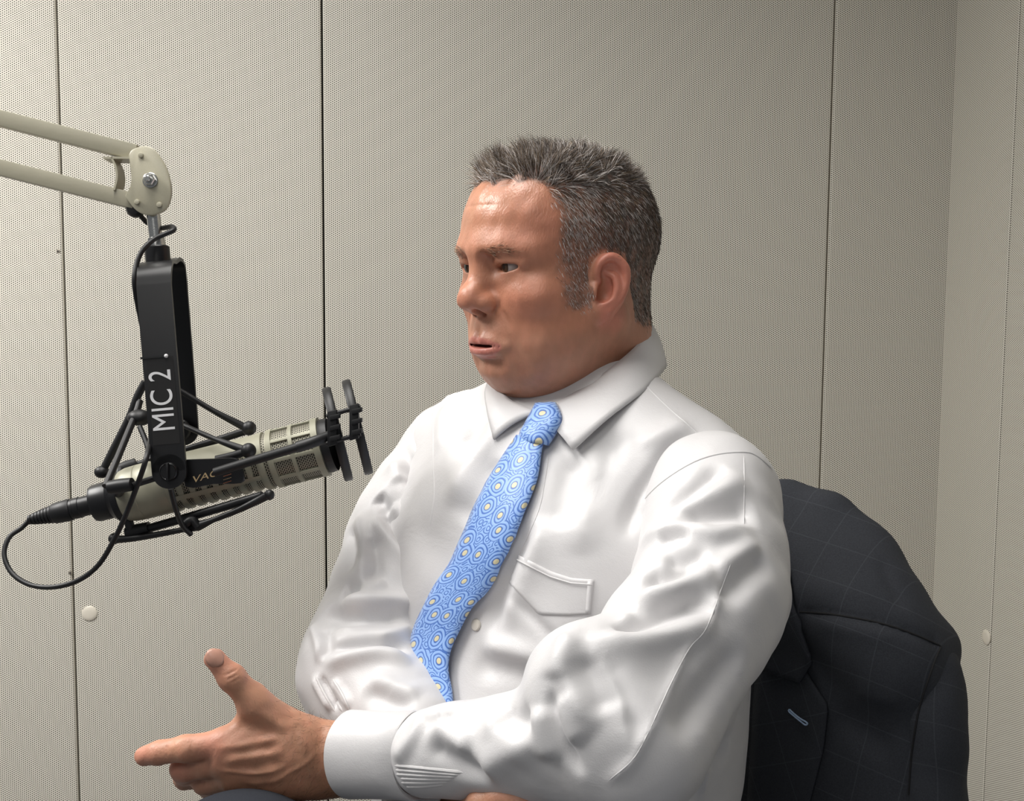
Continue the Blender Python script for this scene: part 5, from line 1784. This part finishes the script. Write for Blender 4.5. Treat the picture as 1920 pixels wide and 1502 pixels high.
for k_ in range(5):                                       # the half hidden behind the man
    x0 = rT[0] + (-0.19 - rT[0]) * (k_ + 1) / 5
    tp = T2W((x0, -0.275, rT[2] - 0.012 - 0.05 * ((k_ + 1) / 5) ** 2))
    fJ.cap(T2W((rT[0] + (-0.19 - rT[0]) * k_ / 5, -0.275, rT[2] - 0.012 - 0.05 * (k_ / 5) ** 2)), tp, 0.030, 0.030, 0.03)
    fJ.cap(tp, T2W((x0, -0.255, -0.62)), 0.036, 0.045, 0.03, squash=(T_Y, 1.1))
JV, JF = fJ.mesh(smooth=3)
JV += vnormals(JV, JF) * (noise3(JV, 0.14, 81, 2) * 0.0025)[:, None]
JV = fold_all(JV, JF, [
    ([(1500, 1147), (1560, 1152), (1640, 1166), (1700, 1184), (1762, 1210)], 5.0, -4.5, False, 0.05),
    ([(1520, 1165), (1600, 1180), (1700, 1205)], 9, 2.5),
    ([(1650, 1040), (1668, 1090), (1700, 1150)], 8, -3.0),
    ([(1560, 1330), (1640, 1390), (1690, 1400)], 16, -4.0),
    ([(1600, 1290), (1660, 1310), (1700, 1310)], 16, 3.0),
])


def weave(o, rot=0.0):
    V = np.empty(len(o.data.vertices) * 3, np.float32); o.data.vertices.foreach_get('co', V); V = V.reshape(-1, 3)
    q = W2T(V); c = np.zeros((len(V), 3))
    a = R(rot)
    c[:, 0] = q[:, 0] * math.cos(a) + q[:, 2] * math.sin(a) + 2.0
    c[:, 1] = -q[:, 0] * math.sin(a) + q[:, 2] * math.cos(a) - 0.5 * q[:, 1] + 2.0
    set_color(o.data, 'weave', c)


jb = mesh_obj('jacket_body', JV, JF, jk_mat, jacket); weave(jb, -8)
jv = bvh_of(JV, JF)
# sleeve
fK = Field(on_T(1760, 1450, -0.24) - np.array([0.14, 0.14, 0.42]), on_T(1760, 1450, -0.24) + np.array([0.14, 0.14, 0.30]), 0.004)
fK.tube([on_T(1742, 1218, -0.262), on_T(1749, 1285, -0.252), on_T(1748, 1420, -0.245), on_T(1748, 1600, -0.24), on_T(1744, 1900, -0.235)], [0.024, 0.031, 0.033, 0.034, 0.034], 0, n=5, squash=(T_Y, 0.85))
KV, KF = fK.mesh(smooth=3)
KV += vnormals(KV, KF) * (noise3(KV, 0.10, 91, 2) * 0.002)[:, None]
js = mesh_obj('jacket_sleeve', KV, KF, jk_mat, jacket); weave(js, 6)


def px_patch(name, left, right, n, m, lift, mat, parent, thick, bvh, smooth_it=6):
    ip = lambda A, t: np.array([np.interp(t, np.linspace(0, 1, len(A)), [p[k] for p in A]) for k in (0, 1)])
    rows = []
    for i in range(m):
        row = []
        for j in range(n):
            a, b = ip(left, i / (m - 1)), ip(right, i / (m - 1))
            q = a + (b - a) * j / (n - 1)
            r = hit(bvh, *q)
            row.append(r[0] + r[1] * lift if r is not None else on_T(*q, -0.2))
        rows.append(row)
    o = sheet(name, rows, mat, parent, thick)
    return o


lap = px_patch('lapel', [(1426, 1180), (1420, 1277), (1412, 1400), (1406, 1502), (1400, 1640)], [(1510, 1250), (1556, 1322), (1548, 1400), (1522, 1502), (1490, 1640)], 10, 26, 0.006, jk_mat, jacket, 0.004, jv)
weave(lap, 24)
clr = px_patch('jacket_collar', [(1430, 1030), (1432, 1100), (1432, 1180), (1440, 1255)], [(1480, 1050), (1497, 1137), (1534, 1234), (1508, 1276)], 9, 20, 0.011, jk_mat, jacket, 0.004, jv)
weave(clr, 30)
bh_mat = material('blue_thread', (0.42, 0.55, 0.75), 0.6)
lv = BVHTree.FromObject(lap, bpy.context.evaluated_depsgraph_get())
bpts = []
for px, py in ((1489, 1327), (1498, 1335), (1510, 1344), (1519, 1349), (1524, 1353), (1520, 1356), (1513, 1351), (1500, 1341), (1488, 1331), (1489, 1327)):
    r = hit(jv, px, py); bpts.append(r[0] + r[1] * 0.0112)
tube_obj('buttonhole', bpts, 0.0009, bh_mat, lap, 8, 3)
# sewn seams in black thread: shoulder and armhole
seam_mat = material('seam_thread', (0.006, 0.006, 0.007), 0.8)
kb = bvh_of(KV, KF)
def jseam(px, lift=0.0002, r=0.0011):
    A = []
    for q in smooth_path([np.array(p, float) for p in px], 6):
        hs = [h_ for h_ in (hit(jv, *q), hit(kb, *q)) if h_ is not None]
        if hs:
            h_ = min(hs, key=lambda t: np.linalg.norm(t[0] - np.array(CAM_O)))
            A.append(h_[0] + h_[1] * lift)
    tube_obj('seam', A, r, seam_mat, jb, 8, 0)
jseam([(1500, 1147), (1560, 1152), (1640, 1166), (1700, 1184), (1762, 1210)])
jseam([(1764, 1212), (1752, 1240), (1739, 1278), (1727, 1315), (1718, 1356), (1709, 1420), (1704, 1490)])
